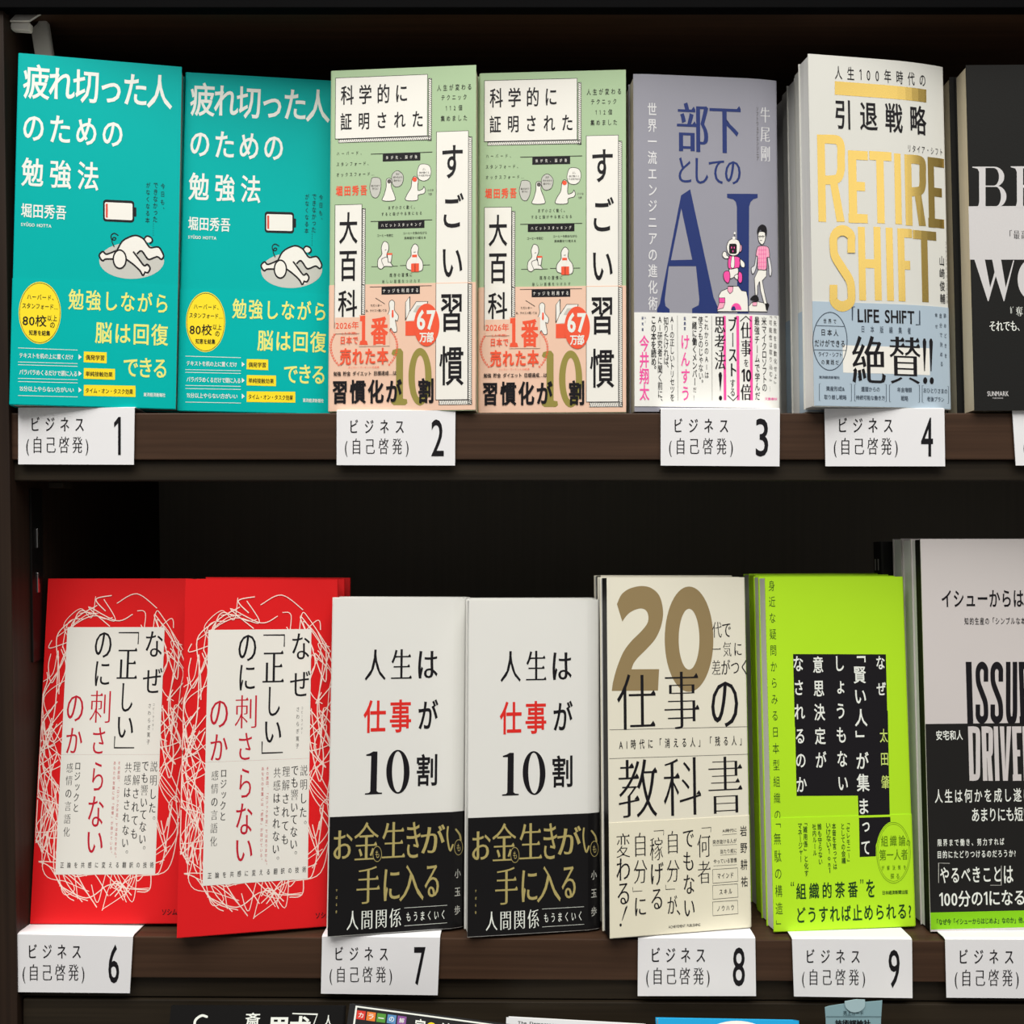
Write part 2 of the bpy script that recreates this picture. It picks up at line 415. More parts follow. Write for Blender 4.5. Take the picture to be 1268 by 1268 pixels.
def stack(make, pose, dims, T, specs, shelf):
    """copies standing behind a front copy; specs: (extra x, label)"""
    Wd, H = dims; x, y = pose.o.x, pose.o.y; k = 0.0
    for dx, label in specs:
        k += T * 1.03 + 0.0004
        yy = y + (k / math.cos(R(pose.lean)) + dx * math.sin(R(pose.yaw))) / math.cos(R(pose.yaw)); xx = x + dx
        low = min((pose.M @ Vector((u, t, 0))).z + (0 if shelf == 1 else -SLOPE * (pose.M @ Vector((u, t, 0))).x) for u in (0, Wd) for t in (0, T))
        z = (SH1 if shelf == 1 else sh2(xx)) - low + 0.0002
        r = make(label); place(r, xx, yy, z, pose.lean, pose.yaw, pose.roll)
class Bend:
    def __init__(s, fn, cuts): s.fn, s.cuts = fn, cuts
    def __call__(s, u): return s.fn(u)
# ------------------------------------------------------------------ the bookcase
case = empty('bookcase', (0, 0.1, -0.6))
tag(case, 'dark stained wooden bookcase with black back holding all the face-out books', 'bookcase')
def cpart(name, bm, m, parent=case, loc=None, rz=0.0, ry=0.0):
    o = bm_obj(name, bm, m); o.parent = parent
    l = Vector(loc or (0, 0, 0)) - Vector((0, 0.1, -0.6)) if parent is case else Vector(loc or (0, 0, 0))
    o.location = l; o.rotation_euler = (0, ry, rz)
    return o
XL, XR = -0.2725, 0.47
ang = math.atan(0.0077 / 0.554)
cpart('side_panel', box_bm(-0.0100, 0, 0, 0.245, -0.62, 0.80, 0.0006), WOODV, loc=(XL + 0.0000, -0.003, 0), ry=-ang)
cpart('side_panel', box_bm(-0.0200, -0.0103, 0.0006, 0.245, -0.62, 0.80, 0.0006), WOODV, loc=(XL, -0.003, 0), ry=-ang)
cpart('side_panel', box_bm(0, 0.02, 0, 0.245, -0.62, 0.80, 0.0006), WOODV, loc=(XR, -0.003, 0))
cpart('back_panel', box_bm(XL - 0.012, XR + 0.01, 0, 0.008, -0.61, 0.79), BLACKBOARD, loc=(0, 0.232, 0))
# top shelf with its plastic price rail (only its lower edge is in view)
cpart('shelf_board', box_bm(XL - 0.006, XR, 0.002, 0.232, 0, 0.022, 0.0004), WOOD, loc=(0, 0, 0.2758))
cpart('price_rail', box_bm(XL - 0.008, XR, -0.006, 0.0018, 0, 0.036, 0.0006), RAIL, loc=(0, 0, 0.2722))
cpart('shelf_board', box_bm(XL - 0.01, XR, 0, 0.232, 0, 0.026, 0.0006), WOOD, loc=(0, 0, 0.62))
# upper shelf
cpart('shelf_board', box_bm(XL - 0.002, XR, 0, 0.232, -0.0255, 0, 0.0006), WOOD, loc=(0, 0, SH1))
cpart('shelf_lip', box_bm(XL - 0.002, XR, 0.0025, 0.02, -0.0368, -0.0257, 0.0006), WOOD2, loc=(0, 0, SH1))
# lower shelf, a touch lower on the right
ya = -math.atan(SLOPE)
cpart('shelf_board', box_bm(XL, XR, 0, 0.232, -0.0225, 0, 0.0006), WOOD, loc=(0, 0, -0.2330), ry=ya)
cpart('shelf_lip', box_bm(XL, XR, 0.0035, 0.02, -0.0345, -0.0227, 0.0006), WOOD2, loc=(0, 0, -0.2330), ry=ya)
cpart('apron_board', box_bm(XL + 0.005, XR, 0.0015, 0.012, -0.14, -0.0352, 0.0005), WOOD2, loc=(0, 0, -0.2330), ry=ya)
# sloping bottom tier: only the tops of its books reach into view
cpart('shelf_board', box_bm(XL, XR, -0.13, 0.232, -0.02, 0, 0.0006), WOOD, loc=(0, 0, -0.50))

STEEL = mat('black_steel', (34, 33, 32), 0.35, metal=0.6)
CHROME = mat('bright_steel', (205, 205, 205), 0.25, metal=1.0)
GREYP = mat('pale_grey_plastic', (246, 243, 235), 0.45)
GREYD = mat('grey_plastic', (190, 187, 182), 0.45)
# slotted shelf standard on the inside of the upright, with the clip that carries the upper shelf
std = empty('shelf_standard', (XL + 0.0003, 0.026, -0.055)); std.rotation_euler = (0, -ang, 0)
tag(std, 'slotted black steel shelf standard on inner face of the left upright', 'shelf standard')
bm_obj('rail', box_bm(0.0002, 0.0016, -0.007, 0.007, -0.03, 0.068, 0.0004), STEEL, std)
for z0, z1 in ((0.0345, 0.0455), (0.009, 0.0205)):
    bm = bmesh.new()
    box_bm(0.0012, 0.0022, -0.0012, 0.0008, z0, z1, 0.0003, bm); box_bm(0.0012, 0.0022, -0.0002, 0.0014, z0, z0 + (z1 - z0) * .45, 0.0003, bm)
    bm_obj('clip', bm, CHROME, std)
bm = bmesh.new(); bmesh.ops.create_circle(bm, cap_ends=True, radius=0.0018, segments=16)
for v in bm.verts: v.co = Vector((0.0021, v.co.x, v.co.y + 0.028))
bm_obj('screw', bm, STEEL, std)
pin = bm_obj('shelf_support_pin', box_bm(0, 0.0085, 0, 0.012, -0.0032, 0, 0.0004), WOOD2)
pin.location = (XL + 0.0098, 0.021, SH1 - 0.0371 + ZC); tag(pin, 'small brown support block under the upper shelf beside the left upright', 'support')
# pale plastic bracket at the top left corner
br = empty('shelf_bracket', W(36, 40, 0.012)); tag(br, 'pale grey plastic bracket at the upper left corner of the bookcase', 'bracket')
def prism(name, front, y0, y1, m, parent, org):
    f0 = [W(*p, y0) - Vector(org) for p in front]; f1 = [v + Vector((0, y1 - y0, 0)) for v in f0]; n = len(front)
    bm = bmesh.new(); vs = [bm.verts.new(v) for v in f0 + f1]
    bm.faces.new(vs[:n]); bm.faces.new(vs[n:][::-1])
    for i in range(n): bm.faces.new((vs[i], vs[(i + 1) % n], vs[n + (i + 1) % n], vs[n + i]))
    bmesh.ops.recalc_face_normals(bm, faces=bm.faces); bmesh.ops.bevel(bm, geom=list(bm.edges), offset=0.0005, segments=2, affect='EDGES')
    return bm_obj(name, bm, m, parent)
og = W(36, 40, 0.012)
prism('clip_face', [(13, 27.5), (37, 27.5), (36.5, 38), (14, 36.5), (12, 33)], 0.005, 0.009, GREYP, br, og)
def plate(name, pts, th, m, parent, org):
    f = [W(*p) - Vector(org) for p in pts]; n = (f[1] - f[0]).cross(f[2] - f[0]).normalized() * th
    bm = bmesh.new(); vs = [bm.verts.new(v) for v in f + [v + n for v in f]]; k = len(f)
    bm.faces.new(vs[:k]); bm.faces.new(vs[k:][::-1])
    for i in range(k): bm.faces.new((vs[i], vs[(i + 1) % k], vs[k + (i + 1) % k], vs[k + i]))
    return bm_obj(name, bm, m, parent)
plate('clip_top', [(13, 27.4, 0.0045), (37, 27.4, 0.0045), (51, 18.3, 0.0085), (22, 18.3, 0.0075)], 0.001, GREYP, br, og)
prism('arm', [(38, 36), (46, 28), (50, 19), (55, 19), (58, 26), (64, 66), (75, 140), (56, 140), (42.5, 66)], 0.016, 0.020, GREYD, br, og)

# ------------------------------------------------------------------ numbered shelf cards
def numbered_card(num, quad, label, shelf, flap=0.026, lift=0.0, digit=(0.80, 0.905)):
    (x0, y0), (x1, y1), (x2, y2), (x3, y3) = quad
    yf = -0.0012
    a, b, c, d = W(x0, y0, yf), W(x1, y1, yf), W(x2, y2, yf), W(x3, y3, yf)
    root = empty('shelf_card', d); tag(root, label, 'shelf label', 'numbered genre cards on the shelf edges')
    U, Vv = (c - d), (a - d)
    th = 0.0004
    ftop = [SH1 if shelf == 1 else sh2(p.x) for p in (a, b)]
    bm = bmesh.new()
    fr = [d, c, b, a]
    # front sheet, then the fold and the flap lying back on the shelf
    prof_l = [d, a, Vector((a.x, 0.0006, max(a.z, ftop[0] + lift) + 0.0004)), Vector((a.x + 0.0006, flap, ftop[0] + 0.0001))]
    prof_r = [c, b, Vector((b.x, 0.0006, max(b.z, ftop[1] + lift) + 0.0004)), Vector((b.x + 0.0006, flap, ftop[1] + 0.0001))]
    out = []
    for pr in (prof_l, prof_r):
        q = [p - d for p in pr]
        off = [Vector((0, -th, 0)), Vector((0, -th, th * .6)), Vector((0, -th * .3, th)), Vector((0, 0, th))]
        out.append(([bm.verts.new(p) for p in q], [bm.verts.new(p + o) for p, o in zip(q, off)]))
    (li, lo), (ri, ro) = out
    for i in range(3):
        bm.faces.new((lo[i], ro[i], ro[i + 1], lo[i + 1])); bm.faces.new((li[i + 1], ri[i + 1], ri[i], li[i]))
        bm.faces.new((li[i], lo[i], lo[i + 1], li[i + 1])); bm.faces.new((ro[i], ri[i], ri[i + 1], ro[i + 1]))
    bm.faces.new((li[0], ri[0], ro[0], lo[0])); bm.faces.new((lo[3], ro[3], ri[3], li[3]))
    card = bm_obj('card', bm, CARD, root)
    def uv(px, py):                                   # px, py in fractions of the card
        p = U * px + Vv * (1 - py); return (p.x, p.z)
    P_ = Print(uv, th + 0.00001)
    P_.part = 'genre_lettering'
    P_.text('ビジネス', .117, .152, .567, .41, INK, 'lab', asp=.62); P_.text('(自己啓発)', .07, .50, .607, .845, INK, 'lab', asp=.60)
    P_.part = 'number'
    P_.text(num, digit[0], .15, digit[1], .83, INK, 'g', fit=True)
    P_.build(root)
    return root
numbered_card('1', [(23, 505.5), (167, 505.5), (166, 575.5), (23, 575)], 'white folded card printed 1 under the first teal book, top shelf', 1, lift=0.0012, digit=(.83, .888))
numbered_card('2', [(417, 509), (564, 509), (563.5, 576.5), (417, 576)], 'white folded card printed 2 under the first green and peach book', 1)
numbered_card('3', [(818, 507), (965.5, 507), (965, 577.5), (818, 576.5)], 'white folded card printed 3 under the grey book with large blue capitals', 1)
numbered_card('4', [(1020.7, 506.5), (1169, 506.5), (1170, 577.5), (1022, 577.4)], 'white folded card printed 4 under the white book with gold capitals', 1, lift=0.0012)
numbered_card('5', [(1253, 506.5), (1400, 506.5), (1402, 577), (1257.5, 576.4)], 'white folded card cut off by the right frame edge, under the charcoal book', 1)
numbered_card('6', [(20, 1157), (165, 1160), (161, 1229.5), (17, 1228)], 'white folded card printed 6 under the first red book', 2)
numbered_card('7', [(399, 1160), (545, 1161), (542, 1232), (397.5, 1230)], 'white folded card printed 7 under the first white book with black band', 2, digit=(.79, .895))
numbered_card('8', [(790, 1162), (935, 1162), (936, 1233), (789.5, 1233)], 'white folded card printed 8 under the cream book with big bronze 20', 2)
numbered_card('9', [(980.6, 1163), (1129, 1163.5), (1129.6, 1235.6), (983, 1233.5)], 'white folded card printed 9 under the lime green book', 2)
numbered_card('10', [(1170, 1163.5), (1318, 1164), (1320, 1236), (1171.7, 1235)], 'white folded card under the tall black and white paperback, lower shelf far right', 2, digit=(.74, .91))

# ------------------------------------------------------------------ colours of print
WHITE = mat('white_ink', (236, 240, 232), 0.45, 0.01)
# ===== teal study-method paperback
TEAL = mat('teal_cover', (0, 176, 171), 0.42, 0.02, spec=0.08)
TEALB = mat('teal_band', (0, 179, 174), 0.42, 0.02, spec=0.08)
YEL = mat('yellow_ink', (252, 226, 44), 0.45, 0.01); PALEY = mat('pale_yellow_ink', (236, 236, 128), 0.45, 0.01)
TEALDK = mat('dark_teal_ink', (14, 60, 62), 0.5); LGREY = mat('light_grey_ink', (200, 200, 192), 0.5); OFFW = mat('off_white_ink', (240, 238, 230), 0.5, 0.01)
SALM = mat('salmon_red_ink', (220, 82, 66), 0.5)
TP = Pose(-0.2697, -0.0100, 0.0575, 2.30, 10.36, 0.66)
TD = (.0857, .1925)
def teal(label, T=0.0125):
    root, c, b = book('paperback_book', *TD, T, 'l', TEAL, PAGES, band=(TP.uv(11, 344)[1], TEALB))
    return tag(root, label, 'book', 'teal paperbacks on the upper shelf'), c, b
t1, c, b = teal('teal paperback standing at the far left of the upper shelf')
p = Print(TP.uv)
p.part = 'title_lettering'; p.v(0, 0, 2.949)

# the rows fall gently to the right on the tilted cover, so place the rows by their own height
def row(p, t, x0, y0, x1, y1, m, st, **k): p.text(t, x0, y0, x1, y1, m, st, **k)
row(p, '疲れ切った人', 87, 243, 634, 392, WHITE, 'b')
row(p, 'のための', 86, 418, 450, 535, WHITE, 'b')
row(p, '勉強法', 78, 575, 362, 698, WHITE, 'b')
p.part = 'author_lettering'
row(p, '堀田秀吾', 77, 742, 243, 803, WHITE, 'b'); row(p, 'SYŪGO HOTTA', 77, 812, 188, 830, WHITE, 'b', fit=True)
p.part = 'cover_lettering'; p.v(100, 180, 7.456)
p.vtext('今日も、', 735, 350, 778, 590, TEALDK, 'g'); p.vtext('できなかった……', 666, 345, 712, 835, TEALDK); p.vtext('がなくなる本', 598, 340, 642, 718, TEALDK)
p.part = 'battery_picture'
def rrect(x0, y0, x1, y1, r):
    o = []
    for cx, cy, a in ((x1 - r, y0 + r, -90), (x1 - r, y1 - r, 0), (x0 + r, y1 - r, 90), (x0 + r, y0 + r, 180)):
        o += [(cx + r * math.cos(R(a + i * 22.5)), cy + r * math.sin(R(a + i * 22.5))) for i in range(5)]
    return o
sk = lambda pts: [(x, y + (x - 350) * 0.045) for x, y in pts]
p.poly([sk(rrect(206, 506, 494, 708, 28))], INK, 0); p.poly([sk(rrect(222, 530, 478, 686, 14))], OFFW, 1)
p.poly([sk(rrect(488, 566, 514, 652, 6))], INK, 0); p.poly([sk(rrect(231, 544, 250, 672, 3))], SALM, 2)
p.part = 'lying_figure_picture'
p.ell(470, 1065, 300, 168, LGREY, 0); 
p.poly([spline([(345, 950), (395, 880), (500, 835), (580, 860), (640, 940), (715, 940), (760, 1000), (755, 1045), (700, 1025), (650, 1050), (610, 1040), (555, 975), (520, 1005), (585, 1100), (635, 1130), (620, 1190), (575, 1195), (545, 1160), (430, 1055), (360, 1050), (230, 1050), (185, 1055), (172, 1010), (205, 980), (240, 1005), (330, 970)], 4, True)], OFFW, 1)
p.stroke([(340, 960), (380, 890), (440, 850), (510, 832), (575, 860), (612, 910), (645, 945), (715, 938), (752, 985), (765, 1025), (745, 1052), (705, 1028), (645, 1050), (615, 1045), (562, 975), (522, 1000)], 15, INK, 3, 4)
p.stroke([(488, 985), (530, 1040), (585, 1110), (615, 1098), (640, 1135), (620, 1175), (592, 1170)], 15, INK, 3, 4); p.stroke([(425, 1055), (480, 1095), (545, 1155), (572, 1200), (590, 1180)], 15, INK, 3, 4)
p.stroke([(335, 968), (240, 1005), (205, 980), (172, 1010), (182, 1045), (205, 1065), (230, 1050), (310, 1050)], 15, INK, 3, 4)
p.stroke([(585, 865), (610, 838), (650, 852), (662, 885), (640, 905)], 14, INK, 3, 4); p.ell(623, 872, 32, 26, OFFW, 2)
p.ell(360, 1052, 66, 92, INK, 4); p.ell(360, 1052, 52, 77, OFFW, 5)
p.stroke([(345, 830), (310, 812), (282, 830), (285, 865), (312, 875), (325, 858), (305, 850), (288, 880), (308, 935)], 9, INK, 3, 5)
p.build(t1)
q = Print(TP.uv, 0.00026); q.part = 'band_lettering'; q.v(0, 340, 5.764)
q.part = 'round_badge'; q.ell(285, 274, 151, 222, YEL, 0); q.ell(285, 274, 146, 215, TEALDK, 1, hole=(143, 211))
q.text('ハーバード、', 195, 140, 385, 185, INK, 'r', L=2); q.text('スタンフォード…', 160, 205, 415, 250, INK, 'r'); q.text('80校', 162, 285, 335, 375, INK, 'r', fit=True); q.text('以上', 340, 290, 408, 335, INK, 'r'); q.text('の', 358, 342, 392, 382, INK, 'r'); q.text('知恵を結集', 207, 395, 360, 440, INK, 'b')
q.part = 'band_lettering'
q.text('勉強しながら', 490, 106, 1200, 280, PALEY, 'b', asp=.68); q.text('脳は回復', 680, 335, 1205, 512, PALEY, 'b', asp=.72); q.text('できる', 882, 590, 1190, 740, PALEY, 'b')
for y, d in ((528, 12), (628, 8), (648, 8), (745, 6), (768, 6), (868, 6)):
    q.stroke([(130, y - 4), (555, y + d)], 4, WHITE, 1, cap=False)
for t, y0, y1, x1 in (('テキストを机の上に置くだけ', 562, 606, 525), ('パラパラめくるだけで頭に入る', 680, 726, 552), ('15分以上やらない方がいい', 797, 842, 530)):
    q.text(t, 140, y0, x1, y1, WHITE, 'b', fit=True); q.poly([[(562, y0 + 8), (584, y0 + 28), (562, y0 + 46)]], WHITE, 2)
for t, x1, y0, y1 in (('偶発学習', 762, 550, 634), ('単純接触効果', 822, 668, 752), ('タイム・オン・タスク効果', 968, 788, 874)):
    q.poly([[(600, y0), (x1, y0 + 6), (x1, y1), (598, y1 - 8)]], YEL, 1); q.text(t, 612, y0 + 22, x1 - 16, y1 - 18, INK, 'b', fit=True)
q.text('東洋経済新報社', 1025, 842, 1182, 876, WHITE, 'b', fit=True)
q.build(t1, parent=b)
place(t1, -0.2697, -0.0100, 0.0575, 2.30, 10.36, 0.66)
t2 = dup(t1, 'teal paperback second from the left, partly tucked behind the green and peach book')
place(t2, -0.1861, 0.0098, 0.0561, 2.69, 6.29, 0.77)

# ===== green and peach habit encyclopedia
GREEN = mat('sage_green_cover', (172, 198, 158), 0.5, 0.02); PEACH = mat('peach_band', (238, 200, 176), 0.5, 0.02)
ORNG = mat('orange_red_ink', (242, 92, 62), 0.45); OLIVE = mat('olive_gold_ink', (152, 142, 72), 0.45); GREYI = mat('grey_ink', (96, 92, 90), 0.5)
GP = Pose(-0.0187, 0.0088, 0.0546, 1.28, -3.47, 0.02); GD = (.0816, .1905)
def green(label):
    root, c, b = book('paperback_book', *GD, 0.0145, 'l', GREEN, PAGES_CREAM, band=(GP.uv(592, 356)[1], PEACH))
    return tag(root, label, 'book', 'sage green paperbacks with peach bands'), c, b
g1, c, b = green('sage green and peach paperback right of the teal books, front edge nearest')
p = Print(GP.uv); q = Print(GP.uv, 0.00026); p.v(560, 70, 2.757); q.v(560, 70, 2.757)
def hatched(P_, x0, y0, x1, y1, n, m=OFFW, horiz=True, L=0):
    P_.rect(x0, y0, x1, y1, m, L); P_.frame(x0, y0, x1, y1, 1.6, INK, L + 2)
    for i in range(n):
        if horiz: t = x0 + (x1 - x0) * (i + .5) / n; k = (x1 - x0) / n * .45; P_.stroke([(t - k, y0), (t + k, y1)], 1.5, INK, L + 1, cap=False)
        else: t = y0 + (y1 - y0) * (i + .5) / n; k = (y1 - y0) / n * .45; P_.stroke([(x0, t - k), (x1, t + k)], 1.5, INK, L + 1, cap=False)
p.part = 'title_panel'
hatched(p, 120, 288, 441, 301, 46); hatched(p, 429, 88, 441, 301, 30, horiz=False)
p.rect(109, 78, 427, 288, OFFW, 3); p.frame(109, 78, 427, 288, 1.6, INK, 4)
p.part = 'title_panel'; hatched(p, 203, 528, 215, 790, 38, horiz=False); p.rect(109, 514, 203, 790, OFFW, 3); p.frame(109, 514, 203, 800, 1.6, INK, 4)
p.part = 'title_panel'; hatched(p, 566, 288, 580, 790, 74, horiz=False); p.rect(457, 269, 568, 790, OFFW, 3); p.frame(457, 269, 568, 800, 1.6, INK, 4)
p.part = 'title_lettering'
p.text('科学的に', 128, 103, 356, 175, INK, 'r', asp=.66, L=6); p.text('証明された', 127, 196, 410, 262, INK, 'r', asp=.66, L=6)
p.part = 'title_lettering'; p.vtext('大百', 124, 540, 188, 775, INK, 'r', asp=.58, L=6)
p.part = 'title_lettering'; p.vtext('すごい', 478, 316, 552, 765, INK, 'r', asp=.62, L=6)
p.part = 'cover_lettering'
for t, x0, y0, x1, y1 in (('人生が変わる', 459, 108, 576, 132), ('テクニック', 474, 144, 560, 164), ('112個', 489, 180, 545, 200), ('集めました', 472, 214, 562, 236)):
    p.text(t, x0, y0, x1, y1, INK, 'g', asp=.66)
p.v(590, 170, 7.044)
for t, x0, y0, x1, y1 in (('ハーバード、', 84, 145, 300, 182), ('スタンフォード、', 82, 236, 362, 276), ('オックスフォード…', 82, 328, 412, 368)):
    p.text(t, x0, y0, x1, y1, INK, 'g', asp=.66)
p.part = 'author_lettering'; p.text('堀田秀吾', 75, 442, 350, 538, ORNG, 'bb', asp=.66)
p.part = 'figure_picture'
for y, x0, x1, t in ((168, 487, 817, '体が先、脳が後'), (755, 448, 855, 'ハビットスタッキング')):
    p.rect(382, y - 3, 922, y + 3, INK, 1); p.rect(x0, y + 3, x1, y + 68, INK, 1); p.text(t, x0 + 28, y + 18, x1 - 28, y + 54, OFFW, 'g', asp=.66, L=3)
p.text('まず小さく動く。', 538, 622, 770, 658, INK, 'g'); p.text('すると脳がやる気になる', 478, 676, 830, 712, INK, 'g')
p.text('コーヒーを飲む', 442, 868, 582, 895, INK, 'g', fit=True); p.text('コーヒーを飲みながら', 670, 850, 876, 876, INK, 'g', fit=True); p.text('英単語を1つ覚える', 678, 892, 866, 918, INK, 'g', fit=True)
p.text('既存の習慣に', 552, 1208, 748, 1244, INK, 'g')
def blob(pts, wd=5, m=OFFW, L=1): 
    s = spline(pts, 5, True); p.poly([s], m, L); p.stroke(s, wd, INK, L + 1, closed=True)
blob([(520, 400), (545, 385), (568, 402), (562, 455), (590, 530), (592, 578), (487, 578), (500, 530), (518, 460)])
blob([(745, 400), (768, 370), (798, 400), (795, 450), (800, 495), (840, 480), (848, 460), (862, 490), (850, 520), (800, 535), (790, 578), (692, 578), (700, 530), (735, 470)])
p.ell(768, 398, 20, 20, ORNG, 3); p.ell(545, 412, 18, 18, GREYI, 3)
blob([(400, 378), (465, 390), (470, 480), (440, 550), (395, 540), (374, 470), (385, 410)], 4, LGREY)
blob([(618, 320), (668, 365), (655, 440), (605, 462), (572, 430), (570, 355)], 4, LGREY)
blob([(810, 275), (850, 265), (895, 280), (912, 330), (895, 390), (850, 412), (805, 395), (790, 340)], 4, OFFW)
for t, x0, y0, x1 in (('動けるまで', 388, 440, 460), ('待てない', 396, 465, 450), ('次が', 602, 340, 634), ('終わるから', 580, 368, 660), ('動かない', 584, 396, 652), ('よし', 838, 300, 864), ('体が動くと', 806, 330, 896), ('やる気が出る', 802, 355, 900)): p.text(t, x0, y0, x1, y0 + 19, GREYI, 'g', fit=True, L=4)
p.text('小さな', 878, 482, 934, 502, GREYI, 'g', fit=True); p.text('1歩', 888, 515, 920, 538, GREYI, 'g', fit=True)
p.rect(390, 1148, 622, 1153, INK, 1); p.rect(642, 1140, 905, 1145, INK, 1)
blob([(478, 985), (500, 935), (535, 950), (542, 1000), (525, 1060), (560, 1120), (575, 1150), (510, 1150), (480, 1172), (448, 1155), (450, 1090), (482, 1045)], 5, OFFW, 2)
p.stroke([(525, 1068), (480, 1090), (500, 1150)], 4, INK, 4, 5)
p.poly([[(530, 1050), (572, 1050), (564, 1115), (540, 1115)]], OFFW, 5); p.rect(528, 1036, 574, 1052, ORNG, 6); p.stroke([(530, 1050), (540, 1115), (564, 1115), (572, 1050)], 4, INK, 6)
blob([(740, 1000), (770, 958), (802, 985), (800, 1050), (838, 1110), (842, 1170), (815, 1195), (735, 1185), (700, 1165), (702, 1110), (738, 1060)], 5, OFFW, 2)
p.poly([[(748, 1062), (788, 1062), (782, 1125), (755, 1125)]], OFFW, 5); p.rect(748, 1052, 790, 1074, ORNG, 6); p.rect(740, 1128, 808, 1200, ORNG, 6); p.rect(772, 1130, 776, 1200, INK, 7)
p.stroke([(510, 1010), (520, 1006)], 4, INK, 5); p.stroke([(762, 1030), (778, 1028)], 4, INK, 5)
p.build(g1)
q.part = 'title_panel'
q.rect(109, 786, 203, 915, OFFW, 3); q.frame(109, 780, 203, 935, 1.6, INK, 4, 'LR'); hatched(q, 203, 787, 215, 890, 15, horiz=False)
q.part = 'title_panel'; hatched(q, 468, 1180, 582, 1197, 18); hatched(q, 568, 787, 581, 1197, 60, horiz=False); q.rect(457, 786, 568, 1180, OFFW, 3); q.frame(457, 784, 568, 1180, 1.6, INK, 4, 'LRB')
q.part = 'title_lettering'
q.text('科', 122, 805, 188, 897, INK, 'r', L=6, fit=True); q.part = 'title_lettering'; q.vtext('習慣', 470, 822, 553, 1132, INK, 'r', asp=.6, L=6)
q.v(585, 340, 6.34); q.part = 'band_lettering'
q.text('新しい習慣をつけたす', 470, 60, 768, 90, INK, 'g')
q.rect(372, 113, 860, 117, INK, 1); q.rect(465, 118, 768, 177, INK, 1); q.text('ナッジを利用する', 476, 130, 754, 166, OFFW, 'g', L=3)
q.part = 'laptop_picture'
q.poly([[(655, 240), (688, 195), (690, 300), (655, 380)]], OFFW, 1); q.stroke([(655, 240), (688, 195), (690, 300), (655, 380), (655, 240)], 4, INK, 2)
q.poly([[(690, 310), (740, 235), (830, 235), (800, 370), (660, 388)]], OFFW, 1); q.stroke([(690, 310), (740, 235), (830, 235), (800, 370)], 4, INK, 2); q.poly([[(715, 315), (745, 265), (815, 265), (795, 330)]], LGREY, 3)
q.rect(655, 388, 760, 500, ORNG, 2)
s_ = spline([(525, 245), (545, 222), (568, 240), (568, 300), (598, 345), (590, 385), (575, 380), (588, 460), (560, 470), (540, 440), (525, 470), (510, 380), (508, 350), (528, 300)], 5, True); q.poly([s_], OFFW, 2); q.stroke(s_, 4, INK, 3, closed=True)
q.poly([[(548, 300), (560, 300), (562, 350), (553, 362), (546, 350)]], ORNG, 4); q.stroke([(420, 205), (490, 250)], 4, INK, 2)
q.text('ただいまー', 380, 252, 468, 272, INK, 'g', fit=True); q.text('あ、テキスト開いてる', 342, 292, 505, 314, INK, 'g', fit=True)
q.part = 'sales_badge'; q.ell(822, 418, 100, 166, ORNG, 8)
q.text('67', 745, 298, 893, 460, WHITE, 'bb', fit=True, L=10); q.text('万部', 765, 472, 878, 556, WHITE, 'bb', L=10)
q.part = 'big_number'
q.poly([[(545, 640), (555, 612), (590, 598), (618, 600), (637, 625), (637, 990), (668, 995), (672, 1025), (655, 1040), (565, 1040), (545, 1025), (548, 998), (582, 990), (582, 650), (560, 655)]], OLIVE, 1)
q.ell(771, 820, 91, 224, OLIVE, 1, hole=(41, 165))
q.part = 'band_lettering'
# laurel wreath round the red slogan
for sx in (-1, 1):
    for i in range(16):
        a = R(148 + i * 6.2 - 60); cx = 328 + sx * 262 * math.cos(R(-38 + i * 5.6)) * 1.0; cy = 610 + 190 * math.sin(R(-48 + i * 6.4))
        if cy > 745: continue
        for d in (-1, 1):
            q.poly([[(cx, cy), (cx + d * 9, cy - 12), (cx + d * 4 , cy - 24)]], ORNG, 3)
PEACHI = mat('peach_ink', (238, 200, 176), 0.5, 0.02)
q.rect(100, 355, 300, 480, PEACHI, 7); q.rect(290, 335, 530, 580, PEACHI, 6)
q.text('2026年', 105, 385, 286, 448, ORNG, 'r', fit=True, L=9); q.text('(上半期)', 155, 468, 270, 490, ORNG, 'g', fit=True, L=9); q.text('日本で', 145, 500, 282, 565, ORNG, 'b', L=9)
q.text('番', 380, 350, 520, 572, ORNG, 'bb', L=9, fit=True)
q.poly([[(298, 345), (338, 340), (338, 535), (352, 540), (360, 570), (292, 570), (298, 540), (312, 535), (312, 385), (296, 385)]], ORNG, 9)
q.text('売れた本', 138, 592, 522, 728, ORNG, 'bb', L=9, asp=.66)
q.text('オリコン・マーケット/日経書', 205, 735, 448, 754, ORNG, 'l', L=9, fit=True)
q.text('勉強 貯金 ダイエット 目標達成…は', 88, 772, 585, 812, INK, 'b', L=9, fit=True)
q.text('習慣化が', 82, 836, 630, 1030, INK, 'bb', L=9, asp=.66); q.text('割', 758, 830, 878, 1026, INK, 'bb', L=9, fit=True)
q.build(g1, parent=b)
place(g1, -0.1011, 0.0039, 0.0549, 1.93, -5.06, -0.13)
g2 = dup(g1, 'sage green and peach paperback between its twin and the grey book'); place(g2, -0.0187, 0.0088, 0.0546, 1.28, -3.47, 0.02)

